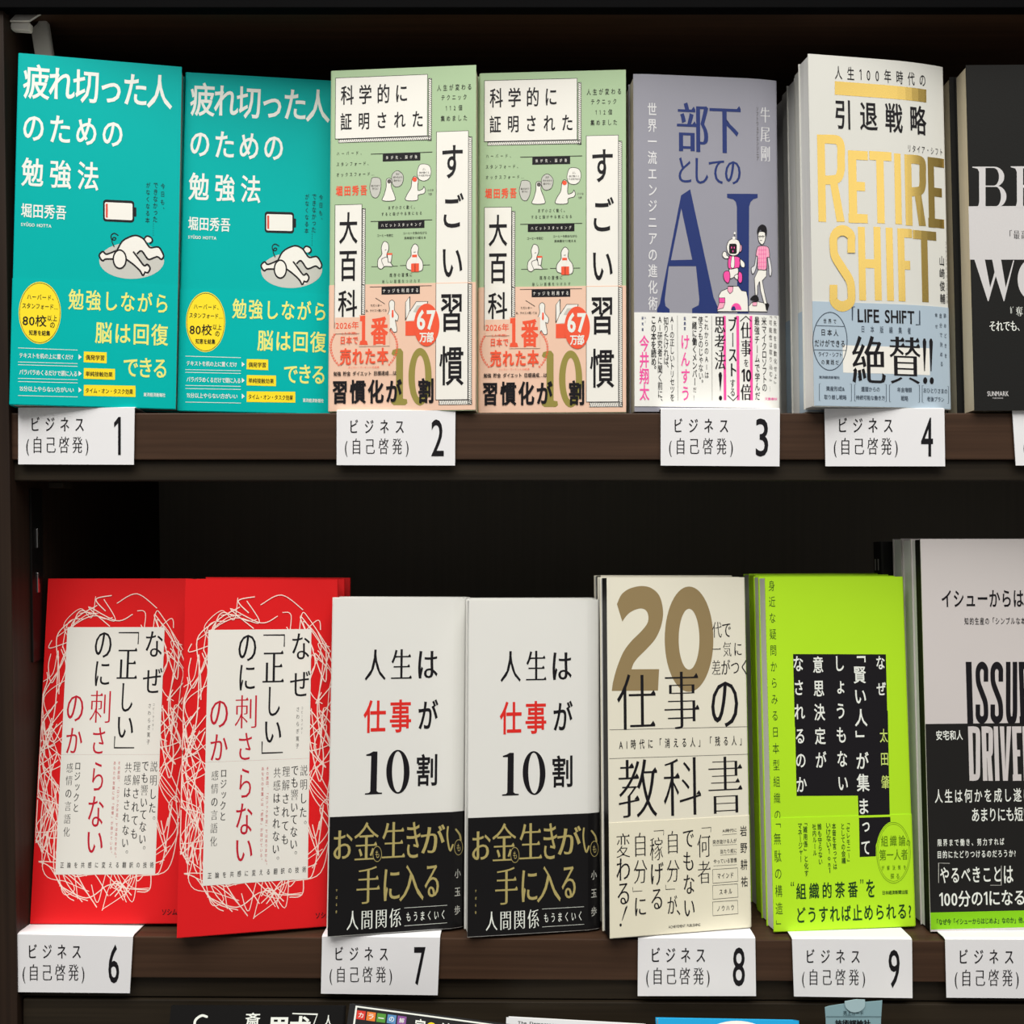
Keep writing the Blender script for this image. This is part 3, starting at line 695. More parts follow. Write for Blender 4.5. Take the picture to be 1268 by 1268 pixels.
# ===== grey book with the big blue AI
GREYC = mat('grey_lavender_cover', (150, 150, 161), 0.42, 0.02); NAVY = mat('navy_ink', (38, 54, 112), 0.4); BANDW = mat('white_band', (238, 238, 232), 0.42, 0.012, coat=0.1)
PINK = mat('pink_ink', (244, 84, 166), 0.5); LPINK = mat('light_pink_ink', (246, 170, 196), 0.5); PALEINK = mat('pale_grey_ink', (222, 222, 224), 0.45)
AP = Pose(0.0675, 0.0039, 0.0553, 2.12, 5.12, 0.24); AD = (.0827, .189)
abend = Bend(lambda u: 0.0016 * max(0, (u - .062) / .0207) ** 2 + 0.0007 * max(0, (.012 - u) / .012) ** 2, [.004, .008, .012, .062, .066, .070, .074, .077, .080])
def grey(label):
    root, c, b = book('paperback_book', *AD, 0.0135, 'r', GREYC, PAGES, band=(AP.uv(785, 386.5)[1], BANDW, AP.uv(785, 503)[1]), bend=abend)
    return tag(root, label, 'book', 'grey paperbacks with blue capitals'), c, b
a1, c, b = grey('grey paperback with large navy letters AI and white band')
p = Print(AP.uv); p.part = 'title_lettering'; p.v(770, 60, 4.696)
p.text('部下', 320, 312, 694, 612, NAVY, 'mb', asp=.62); p.text('としての', 330, 632, 692, 795, NAVY, 'm', asp=.6)
p.v(0, 0, 1); p.part = 'big_letters'
p.poly([[(843.3, 242), (854.6, 234.5), (883.5, 368), (889.5, 382), (889.5, 388), (857, 388), (857, 382), (865, 378), (866, 371), (861.8, 329.6), (828.2, 329.6), (823, 371), (824, 379), (829, 383), (829, 388), (813.5, 388), (813.5, 383), (817, 376)], [(843.6, 258), (830.7, 322.2), (857.2, 321.6)]], NAVY, 1)
p.poly([[(900.3, 240), (938.3, 240), (938.3, 245), (933, 246.5), (929.5, 250), (927.6, 256), (927, 388), (913, 388), (912.4, 256), (911, 250), (908, 247), (900.3, 245)]], NAVY, 1)
p.part = 'cover_lettering'; p.v(770, 60, 4.696)
p.vtext('世界一流エンジニアの進化術', 148, 313, 208, 1520, PALEINK, 'r', asp=.68); p.vtext('牛尾剛', 806, 338, 866, 655, PALEINK, 'm', asp=.62); p.vtext('ソフトウェアエンジニア', 782, 340, 798, 650, GREYI, 'g', asp=.6)
p.part = 'robot_and_man_picture'; p.v(880, 260, 9.053)
def shp(P_, pts, m, L=3, wd=6, sm=4, ink=INK):
    s = spline(pts, sm, True) if sm else pts
    P_.poly([s], m, L); P_.stroke(s, wd, ink, L + 1, closed=True)
# gears at their feet
shp(p, [(90, 960), (120, 910), (190, 880), (195, 855), (310, 855), (345, 905), (400, 915), (415, 990), (420, 1140), (70, 1140), (100, 1080)], OFFW, 2, 6, 0)
shp(p, [(192, 860), (252, 860), (245, 915), (215, 940), (188, 905)], LPINK, 4, 5, 0); shp(p, [(92, 985), (158, 985), (160, 1040), (95, 1040)], PINK, 4, 5, 0); shp(p, [(95, 1040), (160, 1040), (140, 1100), (70, 1120)], LPINK, 4, 5, 0)
p.ell(285, 1120, 58, 75, PINK, 5, a0=180, a1=360); p.ell(255, 1125, 25, 45, NAVY, 6, a0=180, a1=360)
shp(p, [(425, 1080), (470, 1030), (520, 1025), (600, 1040), (640, 1080), (640, 1140), (430, 1140)], OFFW, 2, 6, 0); shp(p, [(468, 1035), (522, 1030), (515, 1075), (470, 1075)], LPINK, 4, 5, 0)
# little robot in a pink jacket
shp(p, [(215, 655), (300, 650), (300, 720), (225, 770), (205, 740)], OFFW, 5); shp(p, [(160, 690), (205, 690), (215, 760), (195, 820), (155, 790), (140, 730)], PINK, 7); shp(p, [(315, 695), (350, 720), (350, 800), (325, 820), (305, 780)], PINK, 7); shp(p, [(262, 745), (300, 720), (310, 770), (290, 780)], OFFW, 6)
shp(p, [(200, 530), (250, 520), (325, 540), (320, 640), (290, 650), (200, 655)], PINK, 7); shp(p, [(235, 530), (262, 530), (262, 640), (225, 640)], OFFW, 9, 4)
shp(p, [(205, 545), (150, 540), (128, 500), (150, 465), (175, 480), (180, 510), (205, 525)], OFFW, 6); shp(p, [(325, 550), (375, 590), (378, 640), (345, 640), (330, 600)], OFFW, 6)
shp(p, [(255, 325), (310, 345), (330, 410), (310, 490), (250, 515), (195, 485), (178, 410), (205, 345)], OFFW, 9); shp(p, [(322, 395), (345, 400), (345, 455), (322, 470)], LPINK, 8)
p.poly([rrect(205, 380, 290, 492, 18)], INK, 12); 
for x, y in ((232, 425), (262, 425), (247, 465)): p.ell(x, y, 6, 12, PINK, 13)
p.ell(258, 318, 16, 18, OFFW, 12); p.stroke([(262, 300), (266, 275)], 5, INK, 12); p.ell(267, 262, 10, 14, OFFW, 12)
# man in a pink checked shirt
shp(p, [(535, 670), (628, 670), (628, 740), (580, 790), (600, 900), (635, 1045), (600, 1050), (560, 900), (548, 800), (525, 850), (525, 950), (500, 955), (495, 850), (490, 765)], OFFW, 4, 6, 0)
p.poly([spline([(450, 985), (490, 955), (530, 970), (535, 1020), (450, 1010)], 4, True)], INK, 7); p.poly([[(610, 1050), (645, 1040), (662, 1060), (640, 1130), (625, 1120)]], INK, 7)
shp(p, [(508, 520), (522, 525), (515, 620), (490, 700), (465, 715), (455, 650), (490, 620)], PALEINK, 5); shp(p, [(640, 520), (662, 520), (690, 660), (680, 735), (660, 720), (655, 640)], PALEINK, 5)
shp(p, [(545, 405), (630, 405), (658, 440), (662, 525), (632, 535), (628, 660), (565, 668), (528, 655), (526, 525), (508, 515), (518, 440)], LPINK, 7)
for i in range(5): p.stroke([(530, 450 + i * 46), (630, 446 + i * 46)], 4, PINK, 9, cap=False)
for i in range(4): p.stroke([(545 + i * 24, 410), (545 + i * 24, 660)], 4, PINK, 9, cap=False)
shp(p, [(540, 250), (610, 250), (615, 320), (590, 380), (560, 378), (535, 330)], OFFW, 9); p.poly([spline([(520, 240), (535, 190), (580, 162), (625, 190), (632, 260), (615, 300), (605, 245), (575, 240), (560, 215), (540, 250), (528, 275)], 4, True)], INK, 12)
p.stroke([(535, 296), (605, 292)], 5, INK, 12); p.ell(552, 300, 11, 13, GREYI, 12, hole=(8, 10)); p.ell(585, 298, 11, 13, GREYI, 12, hole=(8, 10)); p.stroke([(555, 342), (575, 340)], 5, INK, 12)
p.build(a1, abend)
q = Print(AP.uv, 0.00026); q.v(780, 380, 6.503); q.part = 'band_lettering'; q.asp = 0.59
for x0, x1 in ((752, 773), (858, 880), (965, 987)): q.rect(x0, 74, x1, 752, PINK, 1)
q.rect(382, 72, 384.5, 755, GREYI, 1); q.rect(658, 72, 660.5, 755, GREYI, 1)
q.vtext('『失敗を自動化せよ』', 1160, 72, 1190, 615, GREYI, 'g'); q.vtext('『可能性は取り込む』…', 1122, 72, 1152, 678, GREYI, 'g'); q.vtext('米マイクロソフトの', 1060, 80, 1106, 680, INK, 'g'); q.vtext('最強チームで学んだ', 1002, 80, 1048, 750, INK, 'g')
q.stroke([(886, 118), (932, 76), (978, 118)], 6, INK, 3, cap=False); q.vtext('仕事', 890, 122, 976, 400, INK, 'mb'); q.vtext('を', 918, 422, 952, 482, INK, 'm'); q.text('10', 898, 500, 976, 605, INK, 'bb', fit=True); q.vtext('倍', 890, 622, 976, 752, INK, 'mb')
q.vtext('ブースト', 792, 78, 864, 560, INK, 'mb'); q.vtext('する', 806, 585, 846, 720, INK, 'm'); q.stroke([(786, 714), (830, 756), (872, 714)], 6, INK, 3, cap=False)
q.vtext('思考法', 680, 80, 768, 508, INK, 'mb'); q.poly([[(712, 545), (722, 525), (736, 530), (740, 555), (727, 685)]], INK, 3); q.ell(728, 735, 13, 19, INK, 3)
q.part = 'band_lettering'; q.vtext('これからのAIは', 598, 76, 634, 575, INK, 'g'); q.vtext('使うものじゃない。', 548, 76, 590, 610, INK, 'g'); q.vtext('一緒に働くメンバー', 498, 80, 540, 632, INK, 'b'); q.vtext('だ！', 508, 648, 534, 752, GREYI, 'g')
q.vtext('起業家', 432, 80, 450, 190, NAVY, 'b'); q.vtext('けんすう', 410, 228, 482, 755, PINK, 'b')
q.part = 'band_lettering'; q.vtext('AIの正しいトリセツを', 320, 78, 358, 758, INK, 'g'); q.vtext('知りたければ、', 270, 80, 312, 490, INK, 'g'); q.vtext('AI研究者に聞く前に、', 220, 78, 262, 760, INK, 'g'); q.vtext('この本を読め。', 168, 80, 212, 500, INK, 'b')
q.vtext('AI', 118, 80, 128, 130, NAVY, 'r'); q.vtext('研究者', 94, 80, 110, 195, NAVY, 'b'); q.vtext('今井翔太', 76, 228, 156, 755, PINK, 'b')
q.text('文藝春秋', 1086, 728, 1192, 752, PINK, 'g', fit=True)
q.build(a1, abend, parent=b)
place(a1, 0.0675, 0.0039, 0.0553, 2.12, 5.12, 0.24)
# ===== white book with gold RETIRE SHIFT
WHITEC = mat('matt_white_cover', (218, 218, 211), 0.4, 0.012, coat=0.1); BLUEB = mat('pale_blue_band', (176, 194, 208), 0.42, 0.02)
GOLD = mat('gold_foil', (230, 198, 112), 0.22, 0.01, metal=1.0, scale=400); BRACK = mat('dark_blue_grey_ink', (70, 82, 96), 0.5)
RP = Pose(0.1620, -0.0098, 0.0566, 2.37, 9.07, 0.10); RD = (.0823, .193)
rbend = Bend(lambda u: 0.0035 * max(0, (u - .042) / .0403) ** 2.2, [.042, .047, .052, .057, .061, .065, .069, .073, .077, .080])
def retire(label):
    root, c, b = book('paperback_book', *RD, 0.0125, 'r', WHITEC, PAGES_WHITE, band=(RP.uv(1005, 373)[1], BLUEB), bend=rbend)
    return tag(root, label, 'book', 'white paperbacks with gold capitals'), c, b
r1, c, b = retire('white paperback with big gold foil capitals and pale blue band')
p = Print(RP.uv); p.v(960, 40, 4.117); p.part = 'title_lettering'
p.text('引退戦略', 306, 344, 782, 520, INK, 'b', asp=.62)
p.part = 'cover_lettering'; p.text('人生100年時代の', 305, 182, 775, 262, INK, 'g', asp=.55); p.part = 'cover_lettering'; p.text('リタイア・シフト', 680, 574, 868, 616, INK, 'g', asp=.5)
p.part = 'gold_bar'; p.poly([[(303, 249), (778, 285), (778, 352), (303, 318)]], GOLD, 1)
p.part = 'gold_lettering'
for ch, x0, y0, x1, y1, wx in (('R', 216, 522, 354, 966, 39), ('E', 373, 604, 471, 972, 42), ('T', 479, 608, 592, 974, 38), ('I', 609, 618, 641, 978, 34), ('R', 663, 622, 775, 984, 36), ('E', 788, 632, 877, 990, 34)):
    p.letter(ch, x0, y0, x1, y1, wx, 46, GOLD)
p.v(0, 0, 1); p.part = 'gold_lettering'
for ch, x0, y0, x1, y1 in (('H', 1063, 281, 1091, 372), ('I', 1097.5, 282, 1105.5, 372.5), ('F', 1112, 283, 1130, 373)):
    p.letter(ch, x0, y0, x1, y1, 8.6, 11, GOLD)
p.letter('T', 1131, 285, 1162, 373.5, 8.6, 11, GOLD); 
p.part = 'author_lettering'; p.v(960, 300, 4.117); p.vtext('山崎俊輔', 848, 62, 882, 308, INK, 'r', asp=.62); p.vtext('フィナンシャル・ウィズダム代表', 884, -10, 896, 305, GREYI, 'l', asp=.6)
p.build(r1, rbend)
q = Print(RP.uv, 0.00027); q.v(0, 0, 1); q.part = 'gold_lettering'; q.letter('S', 1027, 279, 1058.5, 386, 9.5, 13, GOLD)
q.part = 'band_lettering'; q.v(1000, 370, 6.674)
q.rect(290, 395, 1018, 620, OFFW, 0)
q.ell(183, 352, 145, 243, BRACK, 1, hole=(138, 236)); q.stroke([(66, 222), (302, 230)], 5, BRACK, 1); q.stroke([(54, 422), (318, 428)], 5, BRACK, 1)
q.text('世界で', 128, 165, 235, 208, INK, 'g'); q.text('日本人', 113, 250, 252, 310, INK, 'r', asp=.72); q.text('だけができる', 56, 335, 305, 402, INK, 'r', asp=.66); q.text('ライフ・シフト', 88, 440, 282, 482, INK, 'g'); q.text('の実践だ', 112, 502, 256, 548, INK, 'g')
q.stroke([(388, 68), (368, 68), (368, 180)], 9, BRACK, 2, cap=False); q.text('LIFE', 410, 85, 590, 200, INK, 'b', fit=True); q.text('SHIFT', 635, 92, 886, 210, INK, 'b', fit=True); q.stroke([(930, 95), (930, 212), (897, 212)], 9, BRACK, 2, cap=False)
q.text('日本版編集者', 445, 225, 855, 290, BRACK, 'g', asp=.55)
q.part = 'band_lettering'; q.text('絶', 362, 302, 645, 702, INK, 'mm', fit=True, L=3); q.text('賛', 672, 312, 942, 706, INK, 'mm', fit=True, L=3)
for x in (968, 1026):
    q.poly([[(x - 12, 350), (x - 4, 326), (x + 10, 326), (x + 20, 352), (x + 8, 595), (x, 595)]], INK, 3); q.ell(x + 10, 674, 18, 28, INK, 3)
q.part = 'band_lettering'; q.vtext('辞めどきを', 1148, 112, 1174, 480, BRACK, 'r', asp=.66); q.vtext('自分で決める', 1108, 112, 1136, 550, BRACK, 'r', asp=.66); q.vtext('幸せ', 1066, 112, 1090, 238, BRACK, 'r', asp=.66)
q.part = 'publisher_lettering'; q.text('東洋経済新報社', 92, 636, 264, 664, BRACK, 'b', fit=True)
q.part = 'band_lettering'
for x0, x1, a, bb in ((95, 360, '資産形成&', '取り崩し戦略'), (386, 648, '還暦からの', '持続可能な働き方'), (674, 928, '年金増額', '戦略'), (952, 1190, 'おひとりさまの', '老後プラン')):
    d = (x0 - 95) * .015
    q.stroke([(x0 + 12, 702 + d), (x0, 702 + d), (x0, 842 + d), (x0 + 12, 842 + d)], 3, BRACK, 2, cap=False); q.stroke([(x1 - 12, 704 + d), (x1, 704 + d), (x1, 846 + d), (x1 - 12, 846 + d)], 3, BRACK, 2, cap=False)
    cx = (x0 + x1) / 2; wd = 14.5
    for t, y in ((a, 722), (bb, 792)):
        ww = min(len(t) * 31, x1 - x0 - 22) / 2; q.text(t, cx - ww, y + d, cx + ww, y + 44 + d, BRACK, 'r', fit=True)
q.build(r1, rbend, parent=b)
place(r1, 0.1620, -0.0098, 0.0566, 2.37, 9.07, 0.10)

# ===== dark book at the right edge
DARKC = mat('charcoal_linen_cover', (32, 32, 31), 0.65, 0.08, scale=900, bump=0.15, spec=0.1); LINEN = mat('light_grey_linen', (205, 203, 203), 0.6, 0.04, scale=900, spec=.1)
BP = Pose(0.2511, -0.0033, 0.0550, 2.87, -0.60, -0.19); BD = (.0781, .192)
def best(label):
    root, c, b = book('hardback_book', *BD, 0.0145, 'r', DARKC, PAGES_CREAM)
    return tag(root, label, 'book', 'charcoal books with white serif capitals'), c, b
b1, c, b = best('charcoal book with white serif capitals cut by the right frame edge')
p = Print(BP.uv); p.v(0, 0, 1)
p.part = 'grey_panel'; p.poly([[(1199.2, 255.5), (1374, 254.5), (1376, 321.5), (1200.8, 321.5)]], LINEN, 0)
p.part = 'title_lettering'
def bbowl(y0, y1, xr, xs, t):
    cy = (y0 + y1) / 2; ry = (y1 - y0) / 2
    o = [(xs, y0)] + [(xr - 13 + 13 * math.sin(R(a)), cy - ry * math.cos(R(a))) for a in range(0, 181, 12)] + [(xs, y1)]
    i = [(xs, y0 + 1.6)] + [(xr - 13 + (13 - t) * math.sin(R(a)), cy - (ry - 1.6) * math.cos(R(a))) for a in range(0, 181, 12)] + [(xs, y1 - 1.6)]
    p.poly([o, i], LINEN, 1)
p.poly([[(1204, 206.4), (1220.3, 206.4), (1220.3, 257), (1208, 257), (1211.5, 254.5), (1212.5, 250), (1212.3, 213), (1210.5, 209), (1204, 207.6)]], LINEN, 1)
bbowl(206.4, 231.5, 1243.5, 1218, 6.5); bbowl(229.9, 257, 1246.2, 1218, 6.8)
p.poly([[(1251.5, 206), (1300, 206), (1301, 222), (1299, 222), (1294, 208.5), (1266.8, 208.5), (1266.8, 257), (1255, 257), (1258.2, 254.5), (1259.2, 250), (1259, 213), (1257.2, 208.6), (1251.5, 207.2)]], LINEN, 1)
p.part = 'title_lettering'
p.poly([[(1264, 229), (1282, 229), (1284, 222), (1286, 222), (1286, 240), (1284, 240), (1282, 232.5), (1264, 232.5)]], LINEN, 1)
p.poly([[(1206.5, 321.5), (1219.5, 321.5), (1226, 356), (1231.5, 337), (1228.5, 321.5), (1239.5, 321.5), (1245.3, 356), (1254.5, 322.5), (1255.8, 322.5), (1243.5, 373), (1242.8, 373), (1233, 342), (1224, 373), (1223.2, 373)]], LINEN, 1)
p.ell(1281, 346, 21, 27, LINEN, 1, hole=(12, 24))
p.part = 'cover_lettering'
p.text('「最高', 1250, 284.5, 1272, 296, INK, 'm', asp=.66); p.part = 'cover_lettering'; p.text('『奪う', 1251, 379.5, 1277, 391.5, WHITE, 'm', asp=.66); p.text('それでも、誠', 1225, 397, 1277, 410.5, WHITE, 'm', asp=.62)
p.part = 'publisher_lettering'; p.text('SUNMARK', 1222.5, 484.4, 1249, 490.6, LINEN, 'b', fit=True); p.text('PUBLISHING', 1229, 492.2, 1242, 493.8, LINEN, 'g', fit=True)
p.build(b1); place(b1, 0.2511, -0.0033, 0.0550, 2.87, -0.60, -0.19)

# ===== red book with the white scribbles
RED = mat('red_cover', (222, 29, 32), 0.38, 0.03, coat=0.15); REDB = mat('red_band', (226, 30, 34), 0.36, 0.03, coat=0.15)
PANEL = mat('off_white_panel', (234, 232, 224), 0.45, 0.01); SCRIB = mat('pinkish_white_ink', (250, 226, 214), 0.45, 0.01); CRIM = mat('crimson_ink', (196, 30, 52), 0.45)
DP = Pose(-0.1800, -0.0093, -0.2289, 4.33, 14.29, 1.09); DD = (.0834, .1925)
def red(label):
    root, c, b = book('paperback_book', *DD, 0.0125, 'r', RED, PAGES, band=(DP.uv(300, 942)[1], REDB))
    return tag(root, label, 'book', 'red paperbacks with white scribbles'), c, b
d1, c, b = red('red scribbled paperback in front, overlapping its twin')
s = Print(DP.uv, 0.00026); s.part = 'scribble_picture'
u0, v1 = DP.uv(258, 780); u1, v0 = DP.uv(381, 1088)
rnd = random.Random(23)
ctr = ((u0 + u1) / 2, (v0 + v1) / 2)
def uvstroke(pts, wd):
    sp = spline(pts, 7); sp = [(min(max(x, .0006), DD[0] - .0006), min(max(y, .002), DD[1] - .004)) for x, y in sp]
    cut = []
    n = len(sp); Lf = []; Rt = []
    for i in range(n):
        a, bq = sp[max(0, i - 1)], sp[min(n - 1, i + 1)]; dx, dy = bq[0] - a[0], bq[1] - a[1]; l = math.hypot(dx, dy) or 1
        Lf.append((sp[i][0] - dy / l * wd / 2, sp[i][1] + dx / l * wd / 2)); Rt.append((sp[i][0] + dy / l * wd / 2, sp[i][1] - dx / l * wd / 2))
    s.add(Lf + Rt, [(i, i + 1, n + i + 1, n + i) for i in range(n - 1)], SCRIB, 0)
hx, hy = (u1 - u0) / 2, (v1 - v0) / 2
def ring(a, f):                                         # a point in the ring round the panel; f runs from the panel's edge to the outer oval
    x, y = math.cos(a), math.sin(a); q = (abs(x) ** 3.2 + abs(y) ** 3.2) ** (-1 / 3.2)
    i, o = (hx * q * x, hy * q * y), ((hx + .0165) * q ** .8 * x, (hy + .0195) * q ** .62 * y)
    return (ctr[0] + i[0] * (1 - f) + o[0] * f, ctr[1] + i[1] * (1 - f) + o[1] * f)
for i in range(96):
    a = rnd.uniform(0, 2 * math.pi)
    if rnd.random() < .5: a = rnd.choice((0, math.pi)) + rnd.uniform(-.75, .75)
    n = rnd.randint(3, 5); d = rnd.choice((-1, 1)); pts = []; kind = rnd.random(); big = 1.7 if rnd.random() < .5 else 1.0
    for j in range(n):
        pts.append(ring(a, rnd.uniform(-.15, 1.0) if kind < .7 else rnd.uniform(.2, 1.05))); a += d * rnd.uniform(.05, .24) * big
        if rnd.random() < .3: d = -d
    uvstroke(pts, rnd.uniform(.00038, .0006))
s.build(d1)
p = Print(DP.uv, 0.00032); p.part = 'title_panel'; yb = DP.uv(300, 942)[1]
p.poly([[(u0, yb + .00002), (u1, yb + .00002), (u1, v1), (u0, v1)]], PANEL, 1, uv=True)
p.v(230, 770, 6.34); p.part = 'title_lettering'
p.vtext('なぜ', 818, 88, 982, 585, INK, 'ml', asp=.66, L=3)
p.stroke([(610, 104), (775, 103), (773, 195)], 9, INK, 3, cap=False); p.text('正', 602, 222, 774, 476, INK, 'm', L=3, fit=True); p.text('し', 648, 508, 742, 740, INK, 'ml', L=3, fit=True); p.text('い', 620, 778, 752, 950, INK, 'ml', L=3, fit=True); p.stroke([(600, 938), (598, 1030), (762, 1024)], 9, INK, 3, cap=False)
p.text('の', 412, 100, 556, 310, INK, 'ml', L=3, fit=True); p.text('に', 420, 335, 545, 538, INK, 'ml', L=3, fit=True); p.text('刺', 385, 572, 560, 836, CRIM, 'ml', L=3, fit=True); p.text('さ', 415, 868, 520, 1085, CRIM, 'ml', L=3, fit=True)
p.text('の', 190, 615, 334, 832, CRIM, 'ml', L=3, fit=True); p.text('か', 192, 878, 332, 1090, CRIM, 'ml', L=3, fit=True)
p.part = 'author_lettering'; p.vtext('さわらぎ寛子', 864, 668, 892, 992, INK, 'l', asp=.66, L=3); p.vtext('コピーライター', 904, 668, 920, 880, GREYI, 'l', asp=.66, L=3)
p.build(d1)
q = Print(DP.uv, 0.00032); q.part = 'band_panel'; q.poly([[(u0, v0), (u1, v0), (u1, yb - .00005), (u0, yb - .00005)]], PANEL, 1, uv=True)
q.part = 'band_lettering'; q.v(215, 930, 5.395)
q.text('ら', 438, 112, 520, 312, CRIM, 'ml', L=3, fit=True); q.text('な', 415, 345, 528, 560, CRIM, 'ml', L=3, fit=True); q.text('い', 415, 588, 528, 738, CRIM, 'ml', L=3, fit=True)
for t, x0, y0, x1, y1 in (('説明した。', 840, 92, 894, 488), ('でも響いてない。', 778, 98, 832, 690), ('理解されても', 720, 100, 776, 622), ('共感はされない。', 660, 108, 714, 725), ('ロジックと', 310, 125, 354, 462), ('感情の言語化', 244, 128, 298, 635)):
    q.vtext(t, x0, y0, x1, y1, INK, 'ml', asp=.66, L=3)
q.vtext('その原因、「ロジック不足」ではありません。', 612, 105, 632, 755, CRIM, 'l', L=3); q.vtext('あなたの言葉には「感情」が抜けている。', 580, 105, 600, 725, CRIM, 'l', L=3)
q.text('正論を共感に変える翻訳の技術', 232, 786, 888, 834, INK, 'g', asp=.62, L=3)
q.text('ソシム', 948, 1072, 1052, 1118, INK, 'b', L=1, fit=True)
q.build(d1, parent=b)
place(d1, -0.1800, -0.0093, -0.2289, 4.33, 14.29, 1.09)
d2 = dup(d1, 'red scribbled paperback at the far left of the lower shelf'); place(d2, -0.2687, 0.0121, -0.2298, 6.75, 0.14, -0.04)

# ===== white book with the black band
GLOSSW = mat('glossy_white_cover', (232, 232, 227), 0.28, 0.01, coat=0.3); BLKB = mat('glossy_black_band', (22, 21, 22), 0.26, 0.05, coat=0.3)
GOLDI = mat('dull_gold_ink', (178, 164, 104), 0.4); REDI = mat('red_ink', (226, 46, 40), 0.45)
WP = Pose(-0.0992, -0.0062, -0.2295, 3.04, 12.43, 1.16); WD = (.0748, .1825)
wbend = Bend(lambda u: 0.0018 * max(0, (u - .0672) / .0076) ** 1.3, [.0672, .069, .071, .073])
def white(label):
    root, c, b = book('hardback_book', *WD, 0.0138, 'r', GLOSSW, PAGES_WHITE, band=(WP.uv(405, 1012)[1], BLKB), bend=wbend)
    return tag(root, label, 'book', 'white books with black bands'), c, b
w1, c, b = white('white book with black band, left of its twin, over card 7')
p = Print(WP.uv); p.part = 'title_lettering'; p.v(390, 700, 3.337)
p.text('人生は', 210, 345, 512, 476, INK, 'm', asp=.66); p.part = 'title_lettering'; p.text('仕事', 203, 553, 402, 694, REDI, 'b', asp=.66); p.text('が', 430, 553, 513, 678, INK, 'b', fit=True)
p.v(400, 900, 4.785); p.part = 'title_lettering'
p.poly([[(260, 164), (280, 158), (302, 146), (327, 146), (322, 380), (332, 388), (354, 390), (353, 398), (252, 402), (253, 394), (276, 391), (284, 382), (290, 172), (261, 172)]], INK, 2)
p.ell(448, 266, 69, 130, INK, 2, hole=(35, 121)); p.text('割', 558, 158, 682, 352, INK, 'b', fit=True)
p.build(w1, wbend)
q = Print(WP.uv, 0.00026); q.part = 'band_lettering'; q.v(400, 900, 4.785)
for t, x0, y0, x1, y1 in (('お', 65, 610, 180, 785), ('金', 188, 560, 335, 790), ('生', 352, 560, 492, 778), ('き', 498, 560, 582, 778), ('が', 582, 576, 728, 752)): q.text(t, x0, y0, x1, y1, GOLDI, 'm', fit=True)
q.stroke([(744, 592), (740, 640), (747, 700), (758, 732), (773, 698)], 10, GOLDI, 2, 5); q.stroke([(792, 608), (815, 640), (822, 672)], 11, GOLDI, 2, 5)
for x, y in ((325, 752), (808, 715)): q.ell(x, y, 27, 47, GOLDI, 4); q.ell(x, y, 24, 43, BLKB, 5); q.text('も', x - 11, y - 22, x + 12, y + 24, GOLDI, 'g', fit=True, L=6)
q.part = 'band_lettering'
for t, x0, y0, x1, y1 in (('手', 202, 822, 342, 1050), ('に', 362, 838, 460, 1032), ('入', 455, 812, 602, 1035), ('る', 605, 815, 692, 1010)): q.text(t, x0, y0, x1, y1, GOLDI, 'm', fit=True)
q.part = 'band_lettering'; q.text('人間関係', 145, 1072, 468, 1204, WHITE, 'm', asp=.6); q.text('もうまくいく', 498, 1086, 724, 1150, WHITE, 'g', asp=.5)
q.stroke([(486, 1072), (738, 1056)], 2.2, WHITE, 2); q.stroke([(486, 1178), (738, 1160)], 2.2, WHITE, 2)
q.part = 'band_lettering'; q.vtext('すばる舎', 78, 960, 90, 1104, GOLDI, 'b', asp=.6); q.part = 'author_lettering'; q.vtext('小玉歩', 782, 842, 822, 1115, LGREY, 'g', asp=.68)
q.build(w1, wbend, parent=b)
place(w1, -0.0996, -0.0062, -0.2295, 3.04, 12.43, 1.16)
w2 = dup(w1, 'white book with black band, right of its twin, beside the cream book'); place(w2, -0.0242, -0.0036, -0.2308, 3.21, 10.13, 0.74)

# ===== cream book with the bronze 20
CREAM = mat('cream_cover', (234, 230, 212), 0.36, 0.012, coat=0.2); CREAMB = mat('cream_band', (236, 231, 208), 0.36, 0.012, coat=0.2); BRONZE = mat('bronze_ink', (150, 130, 92), 0.4)
EP = Pose(0.0529, -0.0058, -0.2306, 4.14, 12.61, 0.82); ED = (.0828, .195)
NOIR = mat('black_edge_strip', (20, 19, 19), 0.5)
def twenty(label):
    root, c, b = book('paperback_book', *ED, 0.0135, 'r', CREAM, PAGES_WHITE, band=(EP.uv(755, 1019)[1], CREAMB), ends=(NOIR, 0.0085))
    return tag(root, label, 'book', 'cream paperbacks with bronze numerals'), c, b
e1, c, b = twenty('cream paperback with a huge bronze 20 over card 8')
p = Print(EP.uv); p.v(730, 690, 5.073); p.part = 'big_number'
p.poly([spline([(172, 295), (200, 235), (250, 198), (325, 181), (390, 195), (440, 245), (462, 340), (450, 430), (415, 510), (360, 575), (300, 635), (272, 675)], 5)[:-1] + [(263, 704), (437, 703), (430, 838), (140, 840)] + spline([(146, 790), (170, 700), (210, 600), (260, 530), (320, 470), (360, 420), (370, 375), (355, 335), (318, 322), (265, 340), (230, 370), (206, 405)], 5)], BRONZE, 0)
p.ell(625, 515, 153, 331, BRONZE, 0, hole=(65, 191), n=56)
p.part = 'title_lettering'
p.text('仕', 172, 730, 418, 1085, INK, 'ml', fit=True, L=2); p.text('事', 468, 716, 692, 1080, INK, 'ml', fit=True, L=2); p.text('の', 762, 778, 936, 1070, INK, 'ml', fit=True, L=2)
p.part = 'cover_lettering'
for t, x0, y0, x1, y1 in (('代で', 770, 405, 888, 505), ('一気に', 770, 530, 956, 625), ('差がつく', 768, 640, 988, 742)): p.text(t, x0, y0, x1, y1, INK, 'ml', asp=.6)
p.stroke([(126, 1084), (994, 1064)], 2.5, INK, 1); p.stroke([(126, 1265), (998, 1237)], 2.5, INK, 1)
